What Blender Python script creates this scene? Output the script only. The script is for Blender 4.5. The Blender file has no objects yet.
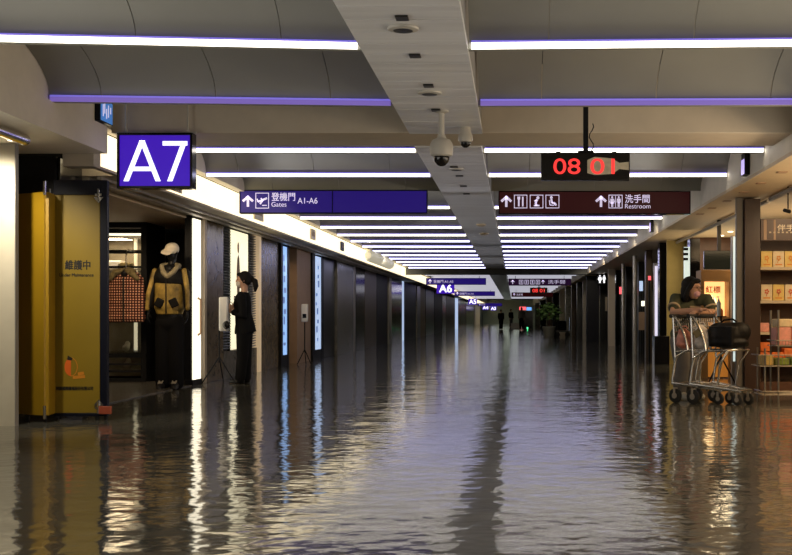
import bpy, math, random
from mathutils import Vector, Matrix
random.seed(7)
R = math.radians
C = bpy.context.scene.collection
F, CX, CY, H = 1200.0, 514.5, 316.5, 0.95     # focal length in px, vanishing point, eye height


def at(px, py, Y):
    """point of the place that stands Y metres down the concourse and shows at (px, py)"""
    return Vector(((px - CX) * Y / F, Y, H - (py - CY) * Y / F))


def xat(px, Y): return (px - CX) * Y / F
def zat(py, Y): return H - (py - CY) * Y / F


# ------------------------------------------------------------------ materials
MATS = {}


def mat(name, col, rough=0.5, metal=0.0, emit=0.0, ecol=None, var=0.0, vscale=6.0, bump=0.0, bscale=40.0, coat=0.0, trans=0.0, alpha=1.0):
    m = bpy.data.materials.new(name); m.use_nodes = True
    nt = m.node_tree; b = nt.nodes['Principled BSDF']
    b.inputs['Base Color'].default_value = (*col, 1)
    b.inputs['Roughness'].default_value = rough
    b.inputs['Metallic'].default_value = metal
    b.inputs['Coat Weight'].default_value = coat
    b.inputs['Transmission Weight'].default_value = trans
    b.inputs['Alpha'].default_value = alpha
    if emit:
        b.inputs['Emission Color'].default_value = (*(ecol or col), 1)
        b.inputs['Emission Strength'].default_value = emit
    tc = nt.nodes.new('ShaderNodeTexCoord')
    if var:
        n = nt.nodes.new('ShaderNodeTexNoise'); n.inputs['Scale'].default_value = vscale; n.inputs['Detail'].default_value = 5
        r = nt.nodes.new('ShaderNodeValToRGB')
        r.color_ramp.elements[0].position = 0.3; r.color_ramp.elements[1].position = 0.7
        r.color_ramp.elements[0].color = (*[c * (1 - var) for c in col], 1)
        r.color_ramp.elements[1].color = (*[min(1, c * (1 + var)) for c in col], 1)
        nt.links.new(tc.outputs['Object'], n.inputs['Vector']); nt.links.new(n.outputs['Fac'], r.inputs['Fac'])
        nt.links.new(r.outputs['Color'], b.inputs['Base Color'])
        if emit and ecol is None:
            nt.links.new(r.outputs['Color'], b.inputs['Emission Color'])
    if bump:
        n2 = nt.nodes.new('ShaderNodeTexNoise'); n2.inputs['Scale'].default_value = bscale; n2.inputs['Detail'].default_value = 4
        bp = nt.nodes.new('ShaderNodeBump'); bp.inputs['Strength'].default_value = bump; bp.inputs['Distance'].default_value = 0.01
        nt.links.new(tc.outputs['Object'], n2.inputs['Vector']); nt.links.new(n2.outputs['Fac'], bp.inputs['Height'])
        nt.links.new(bp.outputs['Normal'], b.inputs['Normal'])
    MATS[name] = m
    return m


def marble(name, c1, c2, rough=0.25, scale=3.0):
    m = mat(name, c1, rough); nt = m.node_tree; b = nt.nodes['Principled BSDF']
    tc = nt.nodes.new('ShaderNodeTexCoord')
    n = nt.nodes.new('ShaderNodeTexNoise'); n.inputs['Scale'].default_value = scale; n.inputs['Detail'].default_value = 8
    n.inputs['Distortion'].default_value = 2.2; n.inputs['Roughness'].default_value = 0.65
    r = nt.nodes.new('ShaderNodeValToRGB'); r.color_ramp.elements[0].position = 0.35; r.color_ramp.elements[1].position = 0.68
    r.color_ramp.elements[0].color = (*c1, 1); r.color_ramp.elements[1].color = (*c2, 1)
    nt.links.new(tc.outputs['Object'], n.inputs['Vector']); nt.links.new(n.outputs['Fac'], r.inputs['Fac'])
    nt.links.new(r.outputs['Color'], b.inputs['Base Color'])
    return m


def floor_material():
    m = bpy.data.materials.new('polished_stone_floor'); m.use_nodes = True
    nt = m.node_tree; b = nt.nodes['Principled BSDF']; L = nt.links.new
    geo = nt.nodes.new('ShaderNodeNewGeometry')
    big = nt.nodes.new('ShaderNodeTexNoise'); big.inputs['Scale'].default_value = 0.9; big.inputs['Detail'].default_value = 6
    speck = nt.nodes.new('ShaderNodeTexNoise'); speck.inputs['Scale'].default_value = 130; speck.inputs['Detail'].default_value = 2
    L(geo.outputs['Position'], big.inputs['Vector']); L(geo.outputs['Position'], speck.inputs['Vector'])
    mix = nt.nodes.new('ShaderNodeMix'); mix.data_type = 'FLOAT'; mix.inputs[0].default_value = 0.4
    L(big.outputs['Fac'], mix.inputs[2]); L(speck.outputs['Fac'], mix.inputs[3])
    ramp = nt.nodes.new('ShaderNodeValToRGB'); ramp.color_ramp.elements[0].position = 0.3; ramp.color_ramp.elements[1].position = 0.75
    ramp.color_ramp.elements[0].color = (*FLOOR_A, 1); ramp.color_ramp.elements[1].color = (*FLOOR_B, 1)
    L(mix.outputs[0], ramp.inputs['Fac'])
    br = nt.nodes.new('ShaderNodeTexBrick'); br.offset = 0.0; br.inputs['Scale'].default_value = 1.0
    br.inputs['Brick Width'].default_value = 0.9; br.inputs['Row Height'].default_value = 0.9; br.inputs['Mortar Size'].default_value = 0.004
    br.inputs['Color1'].default_value = (1, 1, 1, 1); br.inputs['Color2'].default_value = (.93, .93, .93, 1); br.inputs['Mortar'].default_value = (.45, .45, .45, 1)
    L(geo.outputs['Position'], br.inputs['Vector'])
    mu = nt.nodes.new('ShaderNodeMix'); mu.data_type = 'RGBA'; mu.blend_type = 'MULTIPLY'; mu.inputs[0].default_value = 1
    L(ramp.outputs['Color'], mu.inputs[6]); L(br.outputs['Color'], mu.inputs[7]); L(mu.outputs[2], b.inputs['Base Color'])
    # long gentle swell of the laid slabs plus the small ripple of the polish
    r1 = nt.nodes.new('ShaderNodeTexNoise'); r1.inputs['Scale'].default_value = 8.0; r1.inputs['Detail'].default_value = 1.5; r1.inputs['Roughness'].default_value = .45
    r2 = nt.nodes.new('ShaderNodeTexNoise'); r2.inputs['Scale'].default_value = 1.6; r2.inputs['Detail'].default_value = 1.0
    L(geo.outputs['Position'], r1.inputs['Vector']); L(geo.outputs['Position'], r2.inputs['Vector'])
    b1 = nt.nodes.new('ShaderNodeBump'); b1.inputs['Strength'].default_value = 1.0; b1.inputs['Distance'].default_value = RIPPLE
    b2 = nt.nodes.new('ShaderNodeBump'); b2.inputs['Strength'].default_value = 1.0; b2.inputs['Distance'].default_value = RIPPLE * 2.0
    L(r1.outputs['Fac'], b1.inputs['Height']); L(r2.outputs['Fac'], b2.inputs['Height']); L(b2.outputs['Normal'], b1.inputs['Normal'])
    L(b1.outputs['Normal'], b.inputs['Normal'])
    b.inputs['Roughness'].default_value = 0.075; b.inputs['IOR'].default_value = FLOOR_IOR
    return m


FLOOR_A, FLOOR_B, RIPPLE, FLOOR_IOR = (.085, .082, .068), (.16, .154, .13), 0.0038, 1.75
LIGHT = 4.2     # strength of the ceiling strip lights

M = dict(
    floor=floor_material(),
    ceil=mat('ceiling_panel_paint', (.265, .26, .215), .55, var=.05, vscale=1.5),
    dark_ceil=mat('ceiling_void', (.03, .03, .03), .9),
    duct=mat('linear_metal_ceiling', (.80, .80, .80), .3, 0.0, var=.12, vscale=2),
    beam=mat('beam_paint', (.66, .57, .45), .6, var=.04),
    dbeam=mat('header_paint', (.10, .105, .10), .6, var=.05),
    upper=mat('upper_wall_paint', (.76, .69, .57), .6, var=.04),
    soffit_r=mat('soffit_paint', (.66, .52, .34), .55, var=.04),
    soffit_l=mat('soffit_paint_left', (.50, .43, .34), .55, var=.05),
    cove=mat('cove_painted_glow', (.9, .85, .7), .5, emit=1.6, ecol=(1, .83, .52)),  # emission in the face stands in for the hidden cove lamps
    strip=mat('strip_lens', (.9, .9, .9), .4, emit=LIGHT, ecol=(1, .93, .82)),
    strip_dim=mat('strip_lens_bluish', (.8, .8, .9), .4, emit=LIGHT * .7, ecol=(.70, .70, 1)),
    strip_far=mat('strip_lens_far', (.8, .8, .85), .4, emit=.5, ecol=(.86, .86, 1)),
    strip_violet=mat('strip_lens_violet', (.16, .13, .3), .4, emit=.48, ecol=(.30, .19, .78)),
    led=mat('violet_led_line', (.4, .3, .9), .4, emit=.5, ecol=(.22, .20, 1)),
    black=mat('black_paint', (.012, .012, .013), .45, var=.2),
    gloss_black=mat('glossy_black', (.008, .008, .009), .12),
    navy=mat('navy_frame', (.006, .007, .016), .4),
    chrome=mat('chrome', (.72, .71, .68), .16, 1.0),
    steel=mat('brushed_steel', (.50, .46, .40), .4, .6, var=.1, vscale=20),
    yellow=mat('yellow_panel', (.26, .175, .013), .42, var=.06, vscale=2),
    yellow2=mat('ochre_panel', (.36, .215, .010), .42, var=.06, vscale=2),
    cream=mat('cream_wall', (.70, .65, .52), .6, var=.04),
    grey=mat('grey_trim', (.28, .27, .26), .5),
    marble=marble('brown_marble', (.12, .085, .05), (.24, .18, .11)),
    marble2=marble('grey_marble', (.10, .095, .08), (.22, .20, .17)),
    tan=mat('tan_wall', (.42, .27, .17), .55, var=.06),
    jamb_glow=mat('jamb_painted_glow', (.6, .48, .34), .4, emit=.32, ecol=(1, .72, .42)),  # reflected brightness of the jamb put in as emission
    jamb=mat('pale_jamb', (.62, .52, .40), .45),
    glass=mat('clear_glass', (.9, .93, .92), .03, trans=1.0),
    dglass=mat('dark_glass', (.015, .017, .018), .28),
    sign_blue=mat('sign_face_blue', (.015, .008, .10), .4, emit=.16, ecol=(.075, .025, .75), var=.0),
    sign_a=mat('sign_face_violet', (.03, .01, .25), .35, emit=.42, ecol=(.10, .015, .95)),
    sign_red=mat('sign_face_maroon', (.03, .004, .006), .4, emit=.03, ecol=(.5, .03, .05)),
    sign_dark=mat('sign_face_dark', (.02, .008, .03), .35, emit=.05, ecol=(.25, .05, .35)),
    white_e=mat('lit_white_lettering', (.9, .9, .9), .4, emit=1.4, ecol=(.95, .95, 1)),
    lav_e=mat('lit_lavender_lettering', (.8, .75, .9), .4, emit=.62, ecol=(.80, .72, 1)),
    red_e=mat('red_led_digits', (.5, .02, .02), .4, emit=1.15, ecol=(1, .045, .04)),
    clock=mat('clock_case', (.012, .011, .010), .25),
    pale_patch=mat('pale_patch_tone', (.42, .36, .25), .4, var=.3, vscale=14, emit=.10, ecol=(.8, .65, .4)),
    red_light=mat('red_screen', (.6, .05, .05), .4, emit=1.6, ecol=(1, .10, .12)),
    blue_light=mat('blue_screen', (.1, .3, .8), .4, emit=1.0, ecol=(.16, .42, 1)),
    exit_blue=mat('blue_sign_face', (.05, .2, .6), .4, emit=.40, ecol=(.10, .32, .85), var=.0),
    text_black=mat('printed_black', (.012, .01, .008), .6),
    orange=mat('printed_orange', (.75, .14, .015), .5),
    orange_dim=mat('printed_orange_faded', (.66, .25, .02), .5),
    camera_white=mat('camera_housing', (.55, .52, .46), .4),
    white_pl=mat('white_plastic', (.78, .76, .72), .35),
    lightbox=mat('lightbox_white', (.9, .85, .7), .4, emit=1.7, ecol=(1, .90, .68)),
    poster=mat('lightbox_cream', (.9, .85, .65), .4, emit=1.0, ecol=(1, .90, .60)),
    poster_fig=mat('poster_print', (.30, .20, .13), .6),
    poster_skin=mat('poster_print_pale', (.55, .33, .22), .6),
    bluebox=mat('lightbox_blue', (.3, .5, .8), .4, emit=.9, ecol=(.30, .52, .95), var=.0),
    bluebox2=mat('lightbox_pale_blue', (.45, .6, .8), .4, emit=.75, ecol=(.55, .70, 1)),
    louvre=mat('louvre_metal', (.13, .14, .16), .4, .5),
    skin=mat('skin', (.50, .28, .18), .55, bump=.08, bscale=120),
    hair=mat('black_hair', (.006, .005, .0045), .6, bump=.5, bscale=90),
    suit=mat('black_suit_cloth', (.005, .005, .006), .9, bump=.2, bscale=60),
    mask=mat('pale_mask', (.62, .55, .47), .8),
    mask_pink=mat('pink_mask', (.60, .33, .36), .8),
    shirt=mat('olive_green_cotton', (.055, .06, .03), .85, bump=.3, bscale=30, var=.15, vscale=10),
    shirt_trim=mat('tan_cotton', (.42, .32, .20), .85),
    trousers=mat('grey_cotton', (.15, .14, .13), .85, bump=.3, bscale=20),
    shoe=mat('black_leather', (.015, .014, .013), .35),
    sneaker=mat('pale_canvas', (.5, .48, .42), .7),
    eye=mat('eye', (.02, .015, .01), .2),
    mann_black=mat('mannequin_black', (.010, .010, .010), .35),
    cap=mat('white_cotton_cap', (.78, .70, .55), .8, bump=.2, bscale=60),
    jacket_y=mat('ochre_nylon', (.40, .27, .06), .5, var=.75, vscale=7, bump=.5, bscale=14),
    jacket_k=mat('black_nylon', (.007, .0065, .006), .5, bump=.5, bscale=14),
    fur=mat('olive_brown_lining', (.22, .17, .07), .9, bump=.8, bscale=60, var=.4, vscale=25),
    shelf_wood=mat('dark_brown_wood', (.085, .035, .018), .4, var=.2, vscale=5),
    brown=mat('brown_column', (.035, .013, .006), .4, var=.12, vscale=3),
    board=mat('pale_shelf_board', (.60, .48, .33), .5),
    gift=mat('yellow_gift_box', (.78, .55, .16), .5, var=.1, vscale=25),
    gift2=mat('pale_gift_box', (.78, .62, .38), .5, var=.1, vscale=25),
    gift_red=mat('gift_print_red', (.65, .12, .05), .5),
    gift_or=mat('gift_print_orange', (.75, .28, .03), .5),
    orange_goods=mat('orange_packet', (.75, .17, .025), .5, var=.2, vscale=18),
    pink_goods=mat('pink_packet', (.80, .35, .28), .5, var=.15, vscale=20),
    green_goods=mat('green_packet', (.25, .33, .05), .5, var=.3, vscale=20),
    cab_wood=mat('warm_wood_cabinet', (.42, .22, .07), .45, var=.1, vscale=4),
    case_lit=mat('lit_showcase_back', (.9, .6, .3), .5, emit=1.35, ecol=(1, .56, .20)),
    case_hot=mat('lit_showcase_lamp', (1, .9, .6), .5, emit=3.0, ecol=(1, .74, .36)),
    amber=mat('lit_amber_panel', (.7, .3, .05), .5, emit=.26, ecol=(1, .35, .05)),
    down=mat('downlight_lens', (1, .9, .7), .4, emit=9.0, ecol=(1, .82, .55)),
    bottle=mat('pale_bottle', (.85, .88, .84), .3),
    tv=mat('dark_screen', (.02, .028, .026), .12),
    ylw_wall=mat('mustard_wall', (.50, .38, .12), .6, var=.06),
    bag_black=mat('black_bag_nylon', (.005, .0045, .0045), .55, bump=.5, bscale=18),
    bag_clear=mat('printed_plastic_bag', (.55, .50, .46), .35, var=.4, vscale=9, bump=.6, bscale=16),
    bag_pink=mat('red_packed_bag', (.55, .20, .13), .35, var=.35, vscale=14, bump=.6, bscale=22),
    rubber=mat('black_rubber', (.015, .015, .015), .7),
    leaf=mat('plant_leaf', (.05, .10, .02), .5, var=.4, vscale=8),
    pot=mat('planter_grey', (.12, .11, .10), .5),
    farwall=mat('far_wall_paint', (.50, .53, .42), .6, var=.08),
    rack=mat('rack_wire', (.30, .27, .22), .4, .7),
    red_tag=mat('red_brown_latch', (.35, .07, .03), .5),
    metal_dark=mat('dark_metal', (.06, .058, .055), .35, .8),
    warm_door=mat('bronze_door', (.10, .07, .045), .35, .3, var=.15, vscale=3),
)


def plaid_material():
    m = mat('plaid_quilted_cloth', (.5, .18, .08), .8, bump=.3, bscale=30); nt = m.node_tree; b = nt.nodes['Principled BSDF']; L = nt.links.new
    geo = nt.nodes.new('ShaderNodeTexCoord')
    def wave(ax, sc):
        w = nt.nodes.new('ShaderNodeTexWave'); w.bands_direction = ax; w.inputs['Scale'].default_value = sc
        L(geo.outputs['Object'], w.inputs['Vector']); return w
    wx, wz = wave('X', 8.5), wave('Z', 8.5)
    mx = nt.nodes.new('ShaderNodeMath'); mx.operation = 'MULTIPLY'; L(wx.outputs['Fac'], mx.inputs[0]); L(wz.outputs['Fac'], mx.inputs[1])
    r = nt.nodes.new('ShaderNodeValToRGB'); e = r.color_ramp.elements
    e[0].position = .05; e[0].color = (.03, .01, .008, 1); e[1].position = .8; e[1].color = (.95, .62, .38, 1)
    k = r.color_ramp.elements.new(.35); k.color = (.42, .07, .03, 1)
    L(mx.outputs[0], r.inputs['Fac']); L(r.outputs['Color'], b.inputs['Base Color'])
    return m


M['plaid'] = plaid_material()
_nt = M['duct'].node_tree; _mp = _nt.nodes.new('ShaderNodeMapping'); _mp.inputs['Scale'].default_value = (.25, 3.3, 1)  # crosswise streaks put the planks' reflections into the colour
_tc = [n for n in _nt.nodes if n.type == 'TEX_COORD'][0]; _nz = [n for n in _nt.nodes if n.type == 'TEX_NOISE'][0]
_nt.links.new(_tc.outputs['Object'], _mp.inputs['Vector']); _nt.links.new(_mp.outputs['Vector'], _nz.inputs['Vector'])
for k_ in ('suit', 'hair', 'bag_black', 'jacket_k', 'mann_black', 'black', 'navy'):
    M[k_].node_tree.nodes['Principled BSDF'].inputs['Specular IOR Level'].default_value = .2


# ------------------------------------------------------------------ mesh builder
class MB:
    def __init__(s): s.v, s.f = [], []

    def add(s, vs, fs):
        n = len(s.v); s.v += [Vector(v) for v in vs]; s.f += [tuple(i + n for i in f) for f in fs]; return s

    def box(s, x0, x1, y0, y1, z0, z1):
        v = [(x, y, z) for x in (x0, x1) for y in (y0, y1) for z in (z0, z1)]
        return s.add(v, [(0, 1, 3, 2), (4, 6, 7, 5), (0, 4, 5, 1), (2, 3, 7, 6), (0, 2, 6, 4), (1, 5, 7, 3)])

    def obox(s, c, ax, ay, az):      # oriented box: centre and three half vectors
        c, ax, ay, az = map(Vector, (c, ax, ay, az))
        v = [c + ax * i + ay * j + az * k for i in (-1, 1) for j in (-1, 1) for k in (-1, 1)]
        return s.add(v, [(0, 1, 3, 2), (4, 6, 7, 5), (0, 4, 5, 1), (2, 3, 7, 6), (0, 2, 6, 4), (1, 5, 7, 3)])

    def loft(s, pts, rad, side=None, n=12, cap=True):
        """tube through pts; rad per point: r or (r_side, r_other); side: reference sideways vector"""
        pts = [Vector(p) for p in pts]; rings = []; prev = None
        for i, p in enumerate(pts):
            t = (pts[min(i + 1, len(pts) - 1)] - pts[max(i - 1, 0)])
            t = t.normalized() if t.length > 1e-9 else Vector((0, 0, 1))
            if side is not None: a = Vector(side)
            elif prev is not None: a = prev
            else: a = Vector((1, 0, 0)) if abs(t.x) < .8 else Vector((0, 1, 0))
            a = a - t * a.dot(t)
            if a.length < 1e-5: a = t.orthogonal()
            a.normalize(); b = t.cross(a); prev = a
            r = rad[i] if isinstance(rad, (list, tuple)) and not (len(rad) == 2 and len(pts) != 2 and not isinstance(rad[0], (list, tuple))) else rad
            ra, rb = r if isinstance(r, (list, tuple)) else (r, r)
            rings.append([p + a * ra * math.cos(2 * math.pi * k / n) + b * rb * math.sin(2 * math.pi * k / n) for k in range(n)])
        vs = [v for ring in rings for v in ring]; fs = []
        for i in range(len(rings) - 1):
            for k in range(n):
                fs.append((i * n + k, i * n + (k + 1) % n, (i + 1) * n + (k + 1) % n, (i + 1) * n + k))
        if cap:
            fs.append(tuple(range(n - 1, -1, -1))); fs.append(tuple((len(rings) - 1) * n + k for k in range(n)))
        return s.add(vs, fs)

    def tube(s, pts, r, n=8): return s.loft(pts, [r] * len(pts), n=n)

    def cyl(s, p0, p1, r, r1=None, n=16): return s.loft([p0, p1], [r, r if r1 is None else r1], n=n)

    def ell(s, c, rad, mx=None, nu=16, nv=10):
        c = Vector(c); mx = mx or Matrix.Identity(3); vs = [c + mx @ Vector((0, 0, -rad[2]))]
        for j in range(1, nv):
            a = -math.pi / 2 + math.pi * j / nv
            for i in range(nu):
                t = 2 * math.pi * i / nu
                vs.append(c + mx @ Vector((rad[0] * math.cos(a) * math.cos(t), rad[1] * math.cos(a) * math.sin(t), rad[2] * math.sin(a))))
        vs.append(c + mx @ Vector((0, 0, rad[2]))); fs = []
        for i in range(nu):
            fs.append((0, 1 + (i + 1) % nu, 1 + i)); fs.append((len(vs) - 1, 1 + (nv - 2) * nu + i, 1 + (nv - 2) * nu + (i + 1) % nu))
            for j in range(nv - 2):
                o = 1 + j * nu
                fs.append((o + i, o + (i + 1) % nu, o + nu + (i + 1) % nu, o + nu + i))
        return s.add(vs, fs)

    def caps(s, pts, rad, n=12, side=None):       # loft with rounded ends
        s.loft(pts, rad, side=side, n=n)
        for k in (0, -1):
            r = rad[k]; r = min(r) if isinstance(r, (list, tuple)) else r
            s.ell(pts[k], (r, r, r), nu=n, nv=6)
        return s

    def lathe(s, c, prof, n=20):
        c = Vector(c); vs = [c + Vector((r * math.cos(2 * math.pi * k / n), r * math.sin(2 * math.pi * k / n), z)) for r, z in prof for k in range(n)]
        fs = [(i * n + k, i * n + (k + 1) % n, (i + 1) * n + (k + 1) % n, (i + 1) * n + k) for i in range(len(prof) - 1) for k in range(n)]
        fs += [tuple(range(n - 1, -1, -1)), tuple((len(prof) - 1) * n + k for k in range(n))]
        return s.add(vs, fs)

    def prism(s, poly, y0, y1):          # polygon in (x, z), extruded along y
        n = len(poly); vs = [(x, y0, z) for x, z in poly] + [(x, y1, z) for x, z in poly]
        area = sum(poly[i][0] * poly[(i + 1) % n][1] - poly[(i + 1) % n][0] * poly[i][1] for i in range(n))
        fs = [tuple(range(n)), tuple(range(2 * n - 1, n - 1, -1))] + [(i, n + i, n + (i + 1) % n, (i + 1) % n) for i in range(n)]
        if area < 0: fs = [tuple(reversed(f)) for f in fs]
        return s.add(vs, fs)

    def mesh(s, name, off=Vector((0, 0, 0)), smooth=True):
        me = bpy.data.meshes.new(name); me.from_pydata([v - off for v in s.v], [], s.f); me.validate(); me.update()
        if smooth:
            me.polygons.foreach_set('use_smooth', [True] * len(me.polygons)); me.set_sharp_from_angle(angle=R(38))
        return me

    def build(s, name, m, parent=None, bevel=0, smooth=True, label=None):
        off = origin(parent) if parent else Vector((0, 0, 0))
        o = bpy.data.objects.new(name, s.mesh(name, off, smooth)); C.objects.link(o); o.data.materials.append(m)
        if parent: o.parent = parent
        if bevel:
            b = o.modifiers.new('bevel', 'BEVEL'); b.width = bevel; b.segments = 2; b.limit_method = 'ANGLE'
        if label: o['label'] = label
        return o


def origin(o):
    while o.parent: o = o.parent
    return Vector(o.location)


def tag(o, label, cat, group=None):
    o['label'] = label; o['category'] = cat
    if group: o['group'] = group
    return o


def thing(name, label, cat, loc, group=None):
    o = bpy.data.objects.new(name, None); C.objects.link(o); o.location = loc; o.empty_display_size = .1
    return tag(o, label, cat, group)


def solo(name, mb, m, label, cat, base, group=None, bevel=0):     # a thing that is one mesh, its origin at its base
    o = bpy.data.objects.new(name, mb.mesh(name, Vector(base))); C.objects.link(o); o.location = base; o.data.materials.append(m)
    if bevel:
        b = o.modifiers.new('bevel', 'BEVEL'); b.width = bevel; b.segments = 2; b.limit_method = 'ANGLE'
    return tag(o, label, cat, group)


def struct(name, mb, m, parent=None, bevel=0, smooth=False):
    o = mb.build(name, m, parent, bevel, smooth)
    if not parent: o['kind'] = 'structure'
    return o


def dup(root, loc, label, group=None):
    r = root.copy(); C.objects.link(r); r.location = loc; r['label'] = label
    if group: r['group'] = group
    for ch in list(root.children):
        c = ch.copy(); C.objects.link(c); c.parent = r
        for g in ch.children:
            d = g.copy(); C.objects.link(d); d.parent = c
    return r


def blob(mb, voxel, smooth=4, factor=.5):
    """fuse overlapping shapes into one continuous skin"""
    me = mb.mesh('tmp', smooth=False); o = bpy.data.objects.new('tmp', me); C.objects.link(o)
    r = o.modifiers.new('r', 'REMESH'); r.mode = 'VOXEL'; r.voxel_size = voxel
    if smooth:
        s = o.modifiers.new('s', 'SMOOTH'); s.factor = factor; s.iterations = smooth
    bpy.context.view_layer.update()
    ev = o.evaluated_get(bpy.context.evaluated_depsgraph_get())
    new = bpy.data.meshes.new_from_object(ev)
    out = MB(); out.v = [v.co.copy() for v in new.vertices]; out.f = [tuple(p.vertices) for p in new.polygons]
    bpy.data.objects.remove(o); bpy.data.meshes.remove(me); bpy.data.meshes.remove(new)
    return out


def text(body, left, base, size, Y, m, parent, name='lettering', bold=0.0, sx=1.0, center=False, extr=.002, width=None):
    """flat raised lettering that faces down the concourse (towards -Y)"""
    cu = bpy.data.curves.new('t', 'FONT'); cu.body = body; cu.size = size; cu.extrude = extr
    if center: cu.align_x = 'CENTER'
    o = bpy.data.objects.new('t', cu); C.objects.link(o); bpy.context.view_layer.update()
    me0 = bpy.data.meshes.new_from_object(o.evaluated_get(bpy.context.evaluated_depsgraph_get()))
    mb = MB()
    xs = [v.co.x for v in me0.vertices] or [0]
    if width: sx = width / max(1e-6, max(xs) - min(xs))
    x_off = 0 if center else min(xs)
    mb.v = [Vector((left + (v.co.x - x_off) * sx, Y - v.co.z, base + v.co.y)) for v in me0.vertices]
    mb.f = [tuple(p.vertices) for p in me0.polygons]
    if bold:
        v0, f0 = [v.copy() for v in mb.v], list(mb.f)
        for j, (dx, dz) in enumerate(((bold, 0), (0, bold), (bold, bold))):
            mb.add([v + Vector((dx, -.0002 * (j + 1), dz)) for v in v0], f0)
    bpy.data.objects.remove(o); bpy.data.meshes.remove(me0); bpy.data.curves.remove(cu)
    return mb.build(name, m, parent, smooth=False)


def stroke(mb, pts, w, y0, y1):      # flat stroke through (x, z) points
    for (x0, z0), (x1, z1) in zip(pts, pts[1:]):
        d = Vector((x1 - x0, z1 - z0)); L = d.length
        if L < 1e-6: continue
        n = Vector((-d.y, d.x)) / L * w / 2
        mb.prism([(x0 + n.x, z0 + n.y), (x0 - n.x, z0 - n.y), (x1 - n.x, z1 - n.y), (x1 + n.x, z1 + n.y)], y0, y1)
    return mb


def disc(mb, cx, cz, r, y0, y1, n=20, rz=None):
    return mb.prism([(cx + r * math.cos(2 * math.pi * k / n), cz + (rz or r) * math.sin(2 * math.pi * k / n)) for k in range(n)], y0, y1)


def frame_rect(mb, x0, x1, z0, z1, t, y0, y1):
    mb.box(x0, x1, y0, y1, z0, z0 + t); mb.box(x0, x1, y0, y1, z1 - t, z1)
    mb.box(x0, x0 + t, y0, y1, z0 + t, z1 - t); mb.box(x1 - t, x1, y0, y1, z0 + t, z1 - t)
    return mb


# ------------------------------------------------------------------ the setting
END = 172.0
XL_UP, XR_UP = -3.78, 2.61       # upper side walls
X_SHOP_L, X_SHOP_R = -4.40, 3.10
Z_HC = 2.655                      # underside of the strip lights
struct('floor', MB().box(-9, 8, -3, END, -.1, 0), M['floor'])
ceil = struct('ceiling', MB().box(-9, 8, -3, END, 3.32, 3.42), M['dark_ceil'])
struct('wall_far', MB().box(-9, 8, END - .3, END, 0, 3.32), M['farwall'])
struct('wall_left', MB().box(XL_UP - .12, XL_UP, -3, END, 2.70, 3.32), M['upper'])
struct('wall_right', MB().box(XR_UP, XR_UP + .12, -3, END, 2.51, 3.32), M['upper'])
struct('trim_1', MB().box(-9, -3.75, -3, 11.05, 2.45, 2.699), M['upper'])                      # dropped soffit, near left
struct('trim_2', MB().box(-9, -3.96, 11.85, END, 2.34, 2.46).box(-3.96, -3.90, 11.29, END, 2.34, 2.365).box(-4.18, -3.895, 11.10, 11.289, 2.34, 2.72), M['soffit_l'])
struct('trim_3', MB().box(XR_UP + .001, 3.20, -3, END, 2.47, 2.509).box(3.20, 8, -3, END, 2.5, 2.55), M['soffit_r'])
struct('trim_4', MB().box(-4.02, -3.90, 11.29, 43.0, 2.366, 2.69).box(-4.02, -3.90, 43.6, END, 2.366, 2.69), M['cove'])   # cove, the glow of its hidden lamps put into the face
struct('trim_5', MB().box(-4.30, -4.22, 11.9, 43, 2.30, 2.338).box(-4.14, -4.10, 11.9, 43, 2.31, 2.338), M['steel'])   # shutter track, left
tr = MB(); tr.tube([(3.25, 6, 2.44), (3.25, 15.2, 2.44)], .035); tr.tube([(3.25, 15.35, 2.43), (3.25, 24.5, 2.43)], .03)
tr.box(3.30, 3.33, 6, 24.5, 2.44, 2.47)
struct('trim_6', tr, M['steel'], smooth=True)
# outer walls of the place, behind the shopfronts
struct('wall_left_outer', MB().box(-9.1, -9, -3, END, 0, 3.32), M['black'])
struct('wall_right_outer', MB().box(8, 8.1, -3, END, 0, 3.32), M['warm_door'])
struct('wall_near', MB().box(-9, 8, -3.1, -3, 0, 3.32), M['upper'])

# beams across the concourse
struct('trim_7', MB().box(XL_UP, XR_UP, 11.25, 12.1, 2.67, 3.32), M['beam'], bevel=.008)
struct('trim_8', MB().box(-4.6, 3.1, 43.0, 43.6, 2.46, 3.32), M['dbeam'])
# central linear ceiling (near run and far run), with the joints of its metal planks
def duct(name, x0, x1, y0, y1, z, step, top):
    mb = MB(); y = y0
    while y < y1 - .01:
        e = min(y + step, y1)
        mb.box(x0, x1, y, e - .014, z, z + .05); y = e
    o = struct(name, mb, M['duct'])
    MB().box(x0 + .01, x1 - .01, y0, y1, z + .02, top).build('core', M['grey'], o)
duct('trim_9', -.98, -.30, -3, 11.22, 2.655, .30, 3.32)
duct('trim_10', -1.01, -.335, 12.13, 42.9, 2.66, .20, 3.32)
duct('trim_11', -1.01, -.335, 43.7, 120, 2.63, .8, 3.32)

# vaulted ceiling bays, each ending at a strip light
near_Y = [1.23, 3.38, 5.53, 7.68, 9.74, 12.51, 14.69, 19.04, 21.1, 23.3, 25.5, 27.6, 29.7, 31.8, 33.9, 35.9, 38.2, 40.4, 42.6]
far_Y = [46 + 4.3 * k for k in range(17)]
ORD = ['first', 'second', 'third', 'fourth', 'fifth', 'sixth', 'seventh', 'eighth', 'ninth', 'tenth', 'eleventh', 'twelfth', 'thirteenth', 'fourteenth', 'fifteenth', 'sixteenth']


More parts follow.
